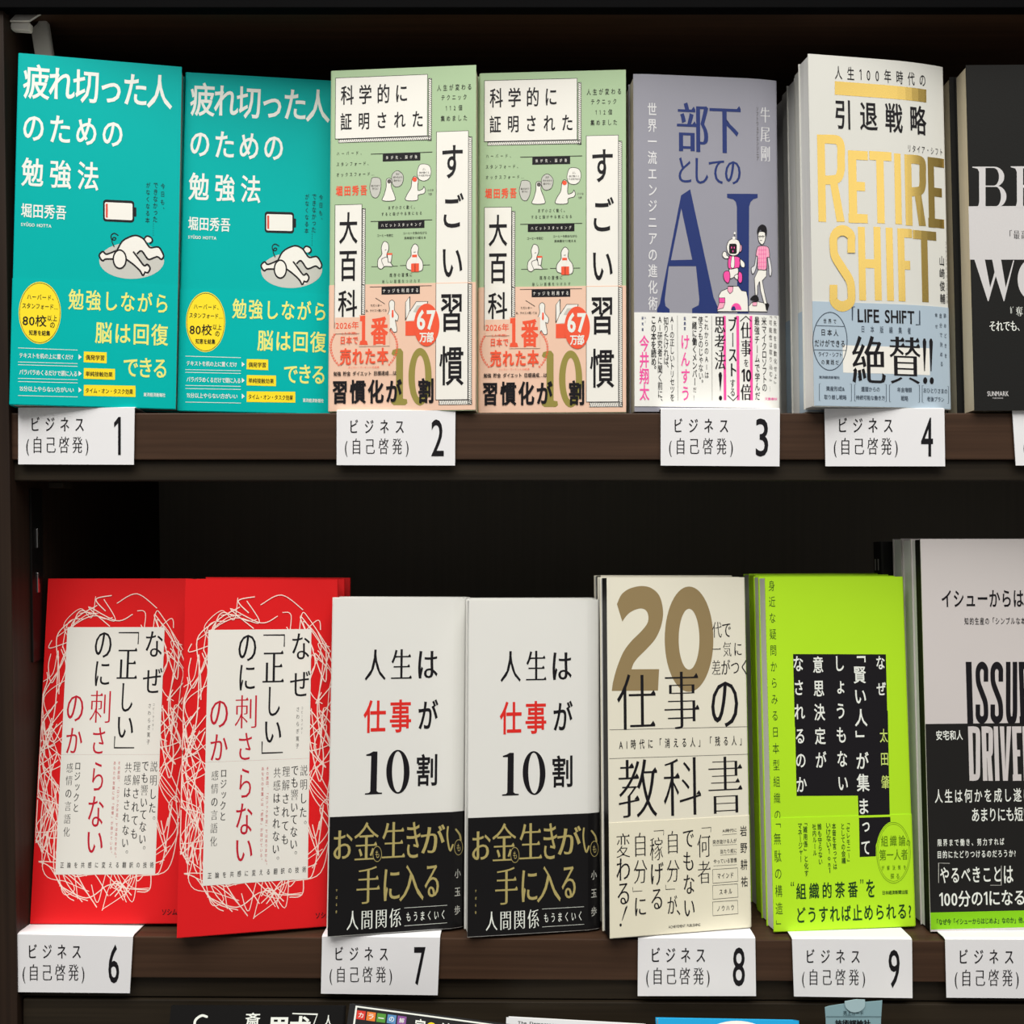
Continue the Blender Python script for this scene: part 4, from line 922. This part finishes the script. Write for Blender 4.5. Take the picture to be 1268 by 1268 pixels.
p.text('AI時代に「消える人」「残る人」', 190, 1128, 960, 1200, INK, 'r', asp=.55)
p.part = 'title_lettering'; p.v(730, 920, 3.645)
for t, x0, y0, x1, y1 in (('教', 130, 70, 308, 340), ('科', 333, 62, 505, 330), ('書', 535, 58, 692, 320)): p.text(t, x0, y0, x1, y1, INK, 'ml', fit=True)
p.build(e1)
q = Print(EP.uv, 0.00026); q.part = 'band_lettering'; q.v(750, 1010, 6.674)
for t, x0, y0, x1, y1 in (('何者', 755, 150, 868, 562), ('でもない', 635, 115, 735, 832), ('自分', 500, 122, 608, 550), ('稼げる', 362, 175, 480, 775), ('自分', 228, 135, 342, 562), ('変わる', 85, 140, 202, 735)): q.vtext(t, x0, y0, x1, y1, INK, 'ml', asp=.6)
q.stroke([(790, 102), (868, 96), (866, 135)], 4, INK, 2, cap=False); q.stroke([(395, 126), (478, 120), (476, 160)], 4, INK, 2, cap=False)
q.stroke([(494, 570), (494, 608), (572, 604)], 4, INK, 2, cap=False); q.stroke([(222, 590), (222, 625), (302, 620)], 4, INK, 2, cap=False)
q.text('が', 508, 655, 590, 812, INK, 'ml', fit=True); q.text('、', 585, 775, 615, 822, INK, 'm', fit=True); q.text('に', 240, 672, 332, 828, INK, 'ml', fit=True)
q.poly([[(160, 760), (174, 740), (178, 752), (136, 866), (132, 864)]], INK, 2); q.ell(122, 902, 9, 13, INK, 2)
q.part = 'author_lettering'; q.vtext('岩野耕祐', 1108, 80, 1172, 588, INK, 'g', asp=.7)
for t, x0, y0, x1, y1, yu in (('AI時代に', 962, 104, 1080, 138, 152), ('突き抜ける人が', 882, 190, 1080, 232, 240), ('当たり前に', 945, 270, 1082, 312, 320), ('やっている習慣', 890, 350, 1082, 394, 408)):
    q.text(t, x0, y0, x1, y1, INK, 'g', fit=True); q.stroke([(x0, yu + 6), (1082, yu - 4)], 2.5, INK, 1, cap=False)
for y0, t, x0, x1 in ((440, 'マインド', 922, 1052), (572, 'スキル', 938, 1042), (708, 'ノウハウ', 920, 1058)):
    q.stroke([(882, y0 + 4), (1088, y0 - 10), (1092, y0 + 100), (884, y0 + 118), (882, y0 + 4)], 2.8, INK, 1, cap=False); q.text(t, x0, y0 + 28, x1, y0 + 80, INK, 'r', asp=.62)
q.part = 'publisher_lettering'; q.text('ACHIEVEMENT PUBLISHING', 518, 896, 780, 922, INK, 'g', fit=True)
q.build(e1, parent=b); place(e1, 0.0529, -0.0058, -0.2306, 4.14, 12.61, 0.82)

# ===== lime green book
LIME = mat('lime_cover', (182, 233, 40), 0.42, 0.015); LIMEB = mat('lime_band', (186, 238, 42), 0.4, 0.015); DKGREEN = mat('dark_green_ink', (24, 62, 30), 0.5); PALEL = mat('pale_lime_ink', (206, 226, 120), 0.5); OLGREEN = mat('olive_green_ink', (96, 134, 20), 0.5)
LP = Pose(0.1448, 0.0073, -0.2324, 4.56, 5.93, 0.15); LD = (.0825, .196)
def lime(label):
    root, c, b = book('paperback_book', *LD, 0.0115, 'r', LIME, PAGES_WHITE, band=(LP.uv(955, 1013)[1], LIMEB))
    return tag(root, label, 'book', 'lime green paperbacks'), c, b
l1, c, b = lime('lime green paperback with a stepped black panel over card 9')
p = Print(LP.uv); p.part = 'black_panel'; p.v(940, 705, 6.5)
p.poly([[(273, 682), (1020, 684), (1034, 1268), (1034, 1270), (287, 1270)]], INK, 0); p.v(940, 880, 6.34); p.poly([[(280, 0), (1010, 0), (1026, 845), (782, 850), (775, 667), (294, 670)]], INK, 0)
p.part = 'title_lettering'; p.v(940, 705, 6.5)
k = lambda y: (y / 6.34 + 880 - 705) * 6.5
p.vtext('なぜ', 936, 696, 1022, 1014, WHITE, 'b', asp=.66); p.vtext('「賢い人」が集', 762, 694, 880, k(632), WHITE, 'b', asp=.74); p.text('ま', 806, k(690), 880, k(812), WHITE, 'b', fit=True)
p.vtext('しょうもない', 615, 694, 705, k(622), WHITE, 'b', asp=.66); p.vtext('意思決定が', 436, 696, 536, k(446), WHITE, 'b', asp=.66); p.vtext('なされるのか', 280, 694, 376, k(636), WHITE, 'b', asp=.66)
p.part = 'author_lettering'; p.vtext('太田肇', 972, k(142), 1046, k(614), PALEL, 'g', asp=.62)
p.part = 'cover_lettering'; p.vtext('身近な疑問からみる日本型組織の', 95, 80, 153, k(846), DKGREEN, 'l', asp=.62)
p.build(l1)
q = Print(LP.uv, 0.00026); q.v(940, 1010, 6.34); q.part = 'black_panel'; q.poly([[(782, 16), (1028, 8), (1030, 50), (960, 110), (915, 230), (915, 318), (788, 324)]], INK, 0)
q.part = 'round_badge'; q.ell(1053, 290, 138, 246, LIMEB, 1); q.ell(1053, 290, 134, 240, OLGREEN, 2, hole=(131, 236)); q.ell(1053, 290, 124, 226, OLGREEN, 2, hole=(121.5, 222.5))
q.text('組織論', 954, 150, 1148, 242, OLGREEN, 'g', asp=.66, L=4); q.text('の', 1152, 190, 1184, 236, OLGREEN, 'g', L=4, fit=True); q.text('第一人者', 940, 258, 1166, 352, OLGREEN, 'g', asp=.66, L=4); q.text('が解決策を', 958, 385, 1150, 428, OLGREEN, 'g', asp=.6, L=4); q.text('探る', 1028, 450, 1098, 496, OLGREEN, 'g', L=4)
q.part = 'band_lettering'
q.vtext('「無駄の構造」', 117, 60, 181, 850, DKGREEN, 'l', asp=.62); q.vtext('って', 795, 50, 872, 306, WHITE, 'b', asp=.62, L=3)
for t, x0, y0, x1, y1 in (('「セレモニー」', 682, 58, 716, 356), ('としての会議', 640, 60, 676, 376), ('本音を言っては', 572, 56, 608, 420), ('いけない1on1', 526, 56, 566, 450), ('誰も守らない', 458, 58, 494, 382), ('社内ルール', 416, 62, 450, 312), ('「雑用係」と化す', 346, 58, 384, 475), ('マネージャー', 304, 60, 340, 362)): q.vtext(t, x0, y0, x1, y1, DKGREEN, 'r', asp=.66)
q.part = 'band_lettering'
q.text('組織的茶番', 288, 512, 776, 658, DKGREEN, 'b', asp=.64); q.text('を', 836, 498, 908, 642, DKGREEN, 'b', fit=True)
for x in (246, 262): q.poly([[(x, 550), (x + 4, 520), (x + 9, 518), (x + 7, 535), (x + 11, 550)]], DKGREEN, 2)
for x in (790, 806): q.poly([[(x, 500), (x + 10, 500), (x + 8, 528), (x + 2, 532), (x + 4, 518)]], DKGREEN, 2)
q.text('どうすれば止められる?', 298, 688, 1196, 835, DKGREEN, 'b', asp=.62); q.text('日本経済新聞出版', 966, 582, 1166, 620, DKGREEN, 'b', fit=True)
q.build(l1, parent=b); place(l1, 0.1448, 0.0073, -0.2324, 4.56, 5.93, 0.15)

# ===== black and white book at the right edge of the lower shelf
GREYW = mat('pearl_white_cover', (210, 204, 202), 0.38, 0.012, coat=0.1); BLKC = mat('black_cover_ink', (32, 31, 30), 0.45)
IP = Pose(0.2323, 0.0091, -0.2329, 3.46, 3.53, 0.09); ID = (.0903, .218)
def issue(label):
    root, c, b = book('paperback_book', *ID, 0.0125, 'r', GREYW, PAGES_WHITE, ends=(NOIR, 0.0065))
    return tag(root, label, 'book', 'tall black and white paperbacks'), c, b
i1, c, b = issue('tall white and black paperback cut by the right frame edge, lower shelf')
p = Print(IP.uv); p.v(0, 0, 1); p.part = 'black_panel'
a_ = IP.uv(1146.5, 896.5)[1]; g0 = IP.uv(1152, 1130)[1]; g1_ = IP.uv(1152.5, 1151)[1]
p.poly([[(0.0001, g0), (ID[0] - .001, g0), (ID[0] - .001, a_), (0.0001, a_)]], BLKC, 0, uv=True)
p.part = 'green_stripe'; p.poly([[(0.0001, g1_), (ID[0] - .001, g1_), (ID[0] - .001, g0), (0.0001, g0)]], mat('bright_green_ink', (134, 205, 24), 0.42, 0.015), 1, uv=True)
p.part = 'title_lettering'
for ch, x0, x1, wx in (('I', 1196.8, 1204, 7.2), ('S', 1208, 1223.6, 5.6), ('S', 1226.4, 1242, 5.6), ('U', 1245.6, 1259.5, 5.6), ('E', 1262.5, 1275, 5.6)): p.letter(ch, x0, 819.5, x1, 896, wx, 9, INK)
p.part = 'title_lettering'
for ch, x0, x1, wx in (('D', 1199.5, 1213.6, 5.4), ('R', 1216.2, 1229.4, 5.4), ('I', 1231.3, 1236.6, 5.3), ('V', 1237.8, 1252, 5.4), ('E', 1254, 1264.6, 5.4), ('N', 1266.8, 1281, 5.2)): p.letter(ch, x0, 899.5, x1, 966.8, wx, 8, GREYW)
p.v(910, 640, 3.542); p.part = 'title_lettering'; p.text('イシューからはじめ', 906, 320, 1370, 398, INK, 'b', asp=.6)
p.part = 'cover_lettering'; p.text('知的生産の「シンプルな本質', 1006, 440, 1296, 474, INK, 'r', asp=.6); p.part = 'author_lettering'; p.text('安宅和人', 882, 935, 1000, 980, WHITE, 'b', asp=.66)
p.v(1140, 900, 4.875); p.part = 'cover_lettering'
p.text('人生は何かを成し遂げ', 84, 368, 670, 462, WHITE, 'r', asp=.6); p.text('あまりにも短い', 308, 482, 668, 574, WHITE, 'r', asp=.6); p.text('限界まで働き、努力すれば', 102, 670, 505, 722, WHITE, 'b', asp=.62); p.text('目的にたどりつけるのだろうか?', 102, 740, 574, 794, WHITE, 'b', asp=.62)
p.part = 'cover_lettering'; p.text('やるべきこと', 116, 840, 486, 944, WHITE, 'b', asp=.58); p.text('は', 500, 838, 560, 944, WHITE, 'b', fit=True); p.stroke([(175, 824), (108, 822), (108, 942)], 3, LGREY, 2, cap=False); p.stroke([(486, 838), (486, 956), (420, 956)], 3, LGREY, 2, cap=False)
p.text('100分の1になる', 112, 980, 628, 1090, WHITE, 'b', fit=True); p.text('「なぜ今「イシューからはじめよ」なのか」他、', 98, 1150, 625, 1194, DKGREEN, 'b', fit=True, L=3)
p.build(i1); place(i1, 0.2323, 0.0091, -0.2329, 3.46, 3.53, 0.09)
# ------------------------------------------------------------------ copies standing behind, of which only edges show
retire_l = lambda lb: retire(lb)[0]
def mirrored(Wd, H, T, cover, pages, band, lb, grp, spine='l', ends=None, bend=None):
    root, c, b = book('paperback_book', Wd, H, T, spine, cover, pages, band=band, ends=ends, bend=bend)
    return tag(root, lb, 'book', grp)
bandR = (RP.uv(1005, 373)[1], BLUEB)
stack(lambda lb: mirrored(RD[0], RD[1], .0105, WHITEC, PAGES_WHITE, bandR, lb, 'white copies stacked behind the gold lettered paperback', 'l' if 'second' in lb or 'fourth' in lb else 'r', bend=rbend), RP, RD, .0127,
      [(.0006, 'white copy directly behind the gold lettered paperback, second in the stack, edge showing'), (.0, 'white copy third in the stack behind the gold lettered paperback'), (.0008, 'white copy fourth in the stack behind the gold lettered paperback'), (.0004, 'white copy fifth and rearmost in the stack behind the gold lettered paperback')], 1)
# a grey book turned spine outwards in the gap behind
GREYS = mat('dark_grey_cover', (92, 92, 90), 0.5)
root, c, b = book('paperback_book', .08, .19, .013, 'l', GREYS, PAGES); tag(root, 'dark grey book with bold black spine capitals in the gap right of the grey book', 'book')
GPz = Pose(.1606, .0590, 0, 2.37, 9.07, 0.10)
V, F = run('RETIRE SHIFT', False, 0.05, .02, .02, False); xs = [q[0] for q in V]; ys = [q[1] for q in V]
sx = .15 / max(xs); sy = .0075 / max(ys)
mesh_obj('spine_lettering', [(-.0001, .0105 - y * sy, .168 - x * sx) for x, y in V], F, [INK], root)
place(root, .1588, .0600, SH1 + .0006, 2.37, 9.07, 0.10)
stack(lambda lb: best(lb)[0], BP, BD, .0145, [(-.0026, 'charcoal copy standing behind the serif lettered charcoal book, edge showing')], 1)
stack(lambda lb: grey(lb)[0], AP, AD, .0137, [(-.0012, 'grey copy behind the grey AI paperback, left edge in the gap'), (-.0018, 'rear grey copy third in the stack behind the AI paperback')], 1)
stack(lambda lb: green(lb)[0], Pose(-0.0187, 0.0088, 0.0546, 1.28, -3.47, 0.02), GD, .0147, [(.0010, 'sage green copy behind the right hand green paperback, right edge in the gap')], 1)
stack(lambda lb: red(lb)[0], DP, DD, .0127, [(.0016, 'red copy behind the front red paperback, second in its stack'), (.0026, 'red copy third in the stack behind the front red paperback')], 2)
stack(lambda lb: white(lb)[0], Pose(-0.0996, -0.0062, -0.2295, 3.04, 12.43, 1.16), WD, .0147, [(.0012, 'white copy behind the left white book with black band')], 2)
stack(lambda lb: white(lb)[0], Pose(-0.0242, -0.0036, -0.2308, 3.21, 10.13, 0.74), WD, .0146, [(.0, 'white copy behind the right white book with black band')], 2)
stack(lambda lb: twenty(lb)[0], EP, ED, .0137, [(.0, 'cream copy behind the bronze 20 paperback, second in its stack'), (-.0008, 'cream copy third in the stack behind the bronze 20 paperback')], 2)
stack(lambda lb: mirrored(LD[0], LD[1], .0105, LIME, PAGES_WHITE, (LP.uv(955, 1013)[1], LIMEB), lb, 'lime green copies behind the front one', 'l' if 'third' in lb else 'r'), LP, LD, .0115,
      [(-.0002, 'lime copy behind the front lime paperback, second in its stack'), (.0002, 'lime copy third in the stack behind the front lime paperback'), (-.0006, 'lime copy fourth and rearmost in its stack')], 2)
stack(lambda lb: mirrored(ID[0], ID[1], .0115, GREYW, PAGES_WHITE, None, lb, 'white copies behind the tall black and white paperback', 'r'), IP, ID, .0122, [(-.0004, 'white copy behind the tall black and white paperback, second in its stack'), (-.0012, 'white copy third in the stack behind the tall black and white paperback')], 2)
root, c, b = book('paperback_book', .088, .2155, .012, 'l', BLKC, PAGES); tag(root, 'black book at the rear of the tall stack, just above the lime book', 'book')
mesh_obj('spine_lettering', [(-.0001, y, z) for y0 in (.0035, .0078) for y, z in ((y0, .205), (y0 + .0016, .205), (y0 + .0016, .198), (y0, .198))], [(0, 1, 2, 3), (4, 5, 6, 7)], [GREYD], root)
place(root, .2322 - .0075, .0505, sh2(.228) + .0012, 3.46, 3.53, 0.09)

# ------------------------------------------------------------------ tops of the books on the sloping bottom tier
def low_book(name, x0, y0, x1, y1, dep, H, T, lean, m, label, pages=PAGES, grp=None, spine='r', tl=None):
    a, bq = W(x0, y0, dep), None
    k0 = 634; r0 = (y0 - 634) / FPX
    # right corner: same height, so its depth follows from where it shows
    zt = a.z; d1_ = -zt * FPX / (y1 - 634) - D if abs(y1 - y0) > .01 else dep
    bb = Vector(((x1 - 634) / FPX * (D + d1_), d1_, zt))
    yaw = math.degrees(math.atan2(bb.y - a.y, bb.x - a.x)); Wd = (bb - a).length
    po = Pose(0, 0, 0, lean, yaw, 0); o = a - po.M @ Vector((0, 0, H))
    root, c, _ = book(name, Wd, H, T, spine, m, pages); tag(root, label, 'book', grp)
    place(root, o.x, o.y, o.z, lean, yaw, 0)
    return root, Pose(o.x, o.y, o.z, lean, yaw, 0), Wd
JET = mat('jet_black_cover', (16, 15, 15), 0.4, coat=0.2); CHARC = mat('charcoal_cover', (40, 40, 41), 0.42, coat=0.1); SKYB = mat('sky_blue_cover', (30, 158, 214), 0.4); PALEW = mat('pale_grey_cover', (216, 218, 220), 0.4)
root, po, Wd = low_book('paperback_book', 212, 1245, 428, 1245.5, -0.012, .212, .003, 20, JET, 'black book with white lettering, leftmost top edge along the photo bottom')
P_ = Print(po.uv); P_.part = 'title_lettering'; P_.v(0, 0, 1)
P_.stroke([(256, 1259), (250, 1257.5), (243, 1262), (241, 1268), (243, 1276), (252, 1276)], 3, WHITE, 1, 4); P_.text('斎', 303, 1254, 323, 1271, WHITE, 'b', fit=True); P_.text('甲犬', 334, 1258, 386, 1282, WHITE, 'bb', fit=True); P_.text('人', 400, 1257, 413, 1272, WHITE, 'g', fit=True)
P_.stroke([(362, 1255), (393, 1256), (386, 1275)], 1.4, WHITE, 1, cap=False); P_.build(root)
root, po, Wd = low_book('paperback_book', 433, 1243, 640, 1270, -0.022, .205, .003, 22, CHARC, 'charcoal book with thin white border and coloured squares, bottom tier')
P_ = Print(po.uv); P_.v(0, 0, 1); P_.part = 'border_line'
P_.poly([[(440.5, 1245.2), (640, 1272), (640, 1274), (441, 1247.2)]], WHITE, 1); P_.poly([[(440.5, 1245.2), (442.6, 1245.5), (438, 1280), (435.6, 1280)]], WHITE, 1)
P_.part = 'colour_squares'
sq = ((441.5, 1251.5, (214, 62, 52), 'カ'), (454, 1253.2, (232, 128, 58), 'ラ'), (466.5, 1255, (88, 150, 62), 'ー'), (479.5, 1256.6, (92, 142, 190), 'の'), (492, 1258.2, (136, 84, 150), '解'))
for i, (x, y, c_, t) in enumerate(sq):
    P_.rect(x, y, x + 11, y + 11, mat('square_ink_%s' % 'red orange green blue purple'.split()[i], c_, .5), 1); P_.text(t, x + 2, y + (2 if t != 'ー' else 5), x + 9, y + (9 if t != 'ー' else 6.5), WHITE, 'r', fit=True)
P_.part = 'title_lettering'; P_.text('官', 513, 1261, 527, 1282, WHITE, 'b', fit=True); P_.ell(534, 1272, 6, 6, YEL, 1); P_.text('法', 545, 1266, 560, 1288, WHITE, 'b', fit=True)
P_.build(root)
root, po, Wd = low_book('paperback_book', 627, 1259.5, 800, 1269, -0.014, .195, .012, 24, PALEW, 'pale grey book with tiny black lettering, bottom tier centre')
P_ = Print(po.uv); P_.v(0, 0, 1); P_.part = 'title_lettering'; P_.text('The Democracy', 641, 1265.4, 690, 1270.5, INK, 'b', fit=True); P_.build(root)
root, po, Wd = low_book('paperback_book', 814.6, 1261, 990, 1264, -0.026, .195, .013, 24, SKYB, 'sky blue book, bottom tier under card 8')
P_ = Print(po.uv); P_.v(0, 0, 1); P_.part = 'cover_picture'; P_.ell(912, 1290, 44, 26, OFFW, 1); P_.build(root)
root, po, Wd = low_book('paperback_book', 1010, 1275, 1180, 1275, -0.024, .19, .013, 22, JET, 'black book below card 9 holding the paper slip')
# sales slip standing out of that book
SLIP = mat('blue_grey_paper_slip', (142, 176, 184), 0.55); SLIPD = mat('pale_blue_grey_paper', (176, 204, 210), 0.55); SLIPI = mat('slip_ink', (60, 84, 92), .5)
sy_ = -0.0245
og = W(1057, 1290, sy_); slip = empty('paper_slip', og); tag(slip, 'blue-grey folded paper slip sticking up below card 9', 'paper slip')
def sheet(name, pts, y, m, parent, th=.0003, curl=.0):
    f = [W(px, py, y) - og for px, py in pts]; n = len(f); bm = bmesh.new()
    vs = [bm.verts.new(v) for v in f] + [bm.verts.new(v + Vector((0, th, 0))) for v in f]
    bm.faces.new(vs[:n]); bm.faces.new(vs[n:][::-1])
    for i in range(n): bm.faces.new((vs[i], vs[(i + 1) % n], vs[n + (i + 1) % n], vs[n + i]))
    return bm_obj(name, bm, m, parent)
sheet('slip_sheet', [(1021.5, 1247.5)] + spline([(1026, 1246), (1045, 1243), (1070, 1241), (1092.5, 1239)], 3) + [(1091, 1262), (1090, 1300), (1023, 1300), (1022.5, 1262)], sy_, SLIP, slip)
sheet('slip_tab', spline([(1046, 1240), (1047, 1247), (1053, 1252.5), (1060, 1253.5), (1067, 1251), (1071, 1246), (1071, 1238)], 3) + [(1060, 1237.6)], sy_ - .0006, SLIPD, slip)
P_ = Print(lambda x, y: ((W(x, y, sy_ - .0002) - og).x, (W(x, y, sy_ - .0002) - og).z)); P_.base = .0002; P_.part = 'slip_lettering'
P_.text('売上カード', 1044, 1251.5, 1069, 1257.5, SLIPI, 'g', fit=True); P_.rect(1023, 1258.6, 1091, 1259.2, SLIPI, 1); P_.text('技術評論社', 1034, 1262.5, 1078, 1272, INK, 'bb', fit=True)
P_.build(slip)
for m in list(bpy.data.meshes):
    if m.users == 0: bpy.data.meshes.remove(m)
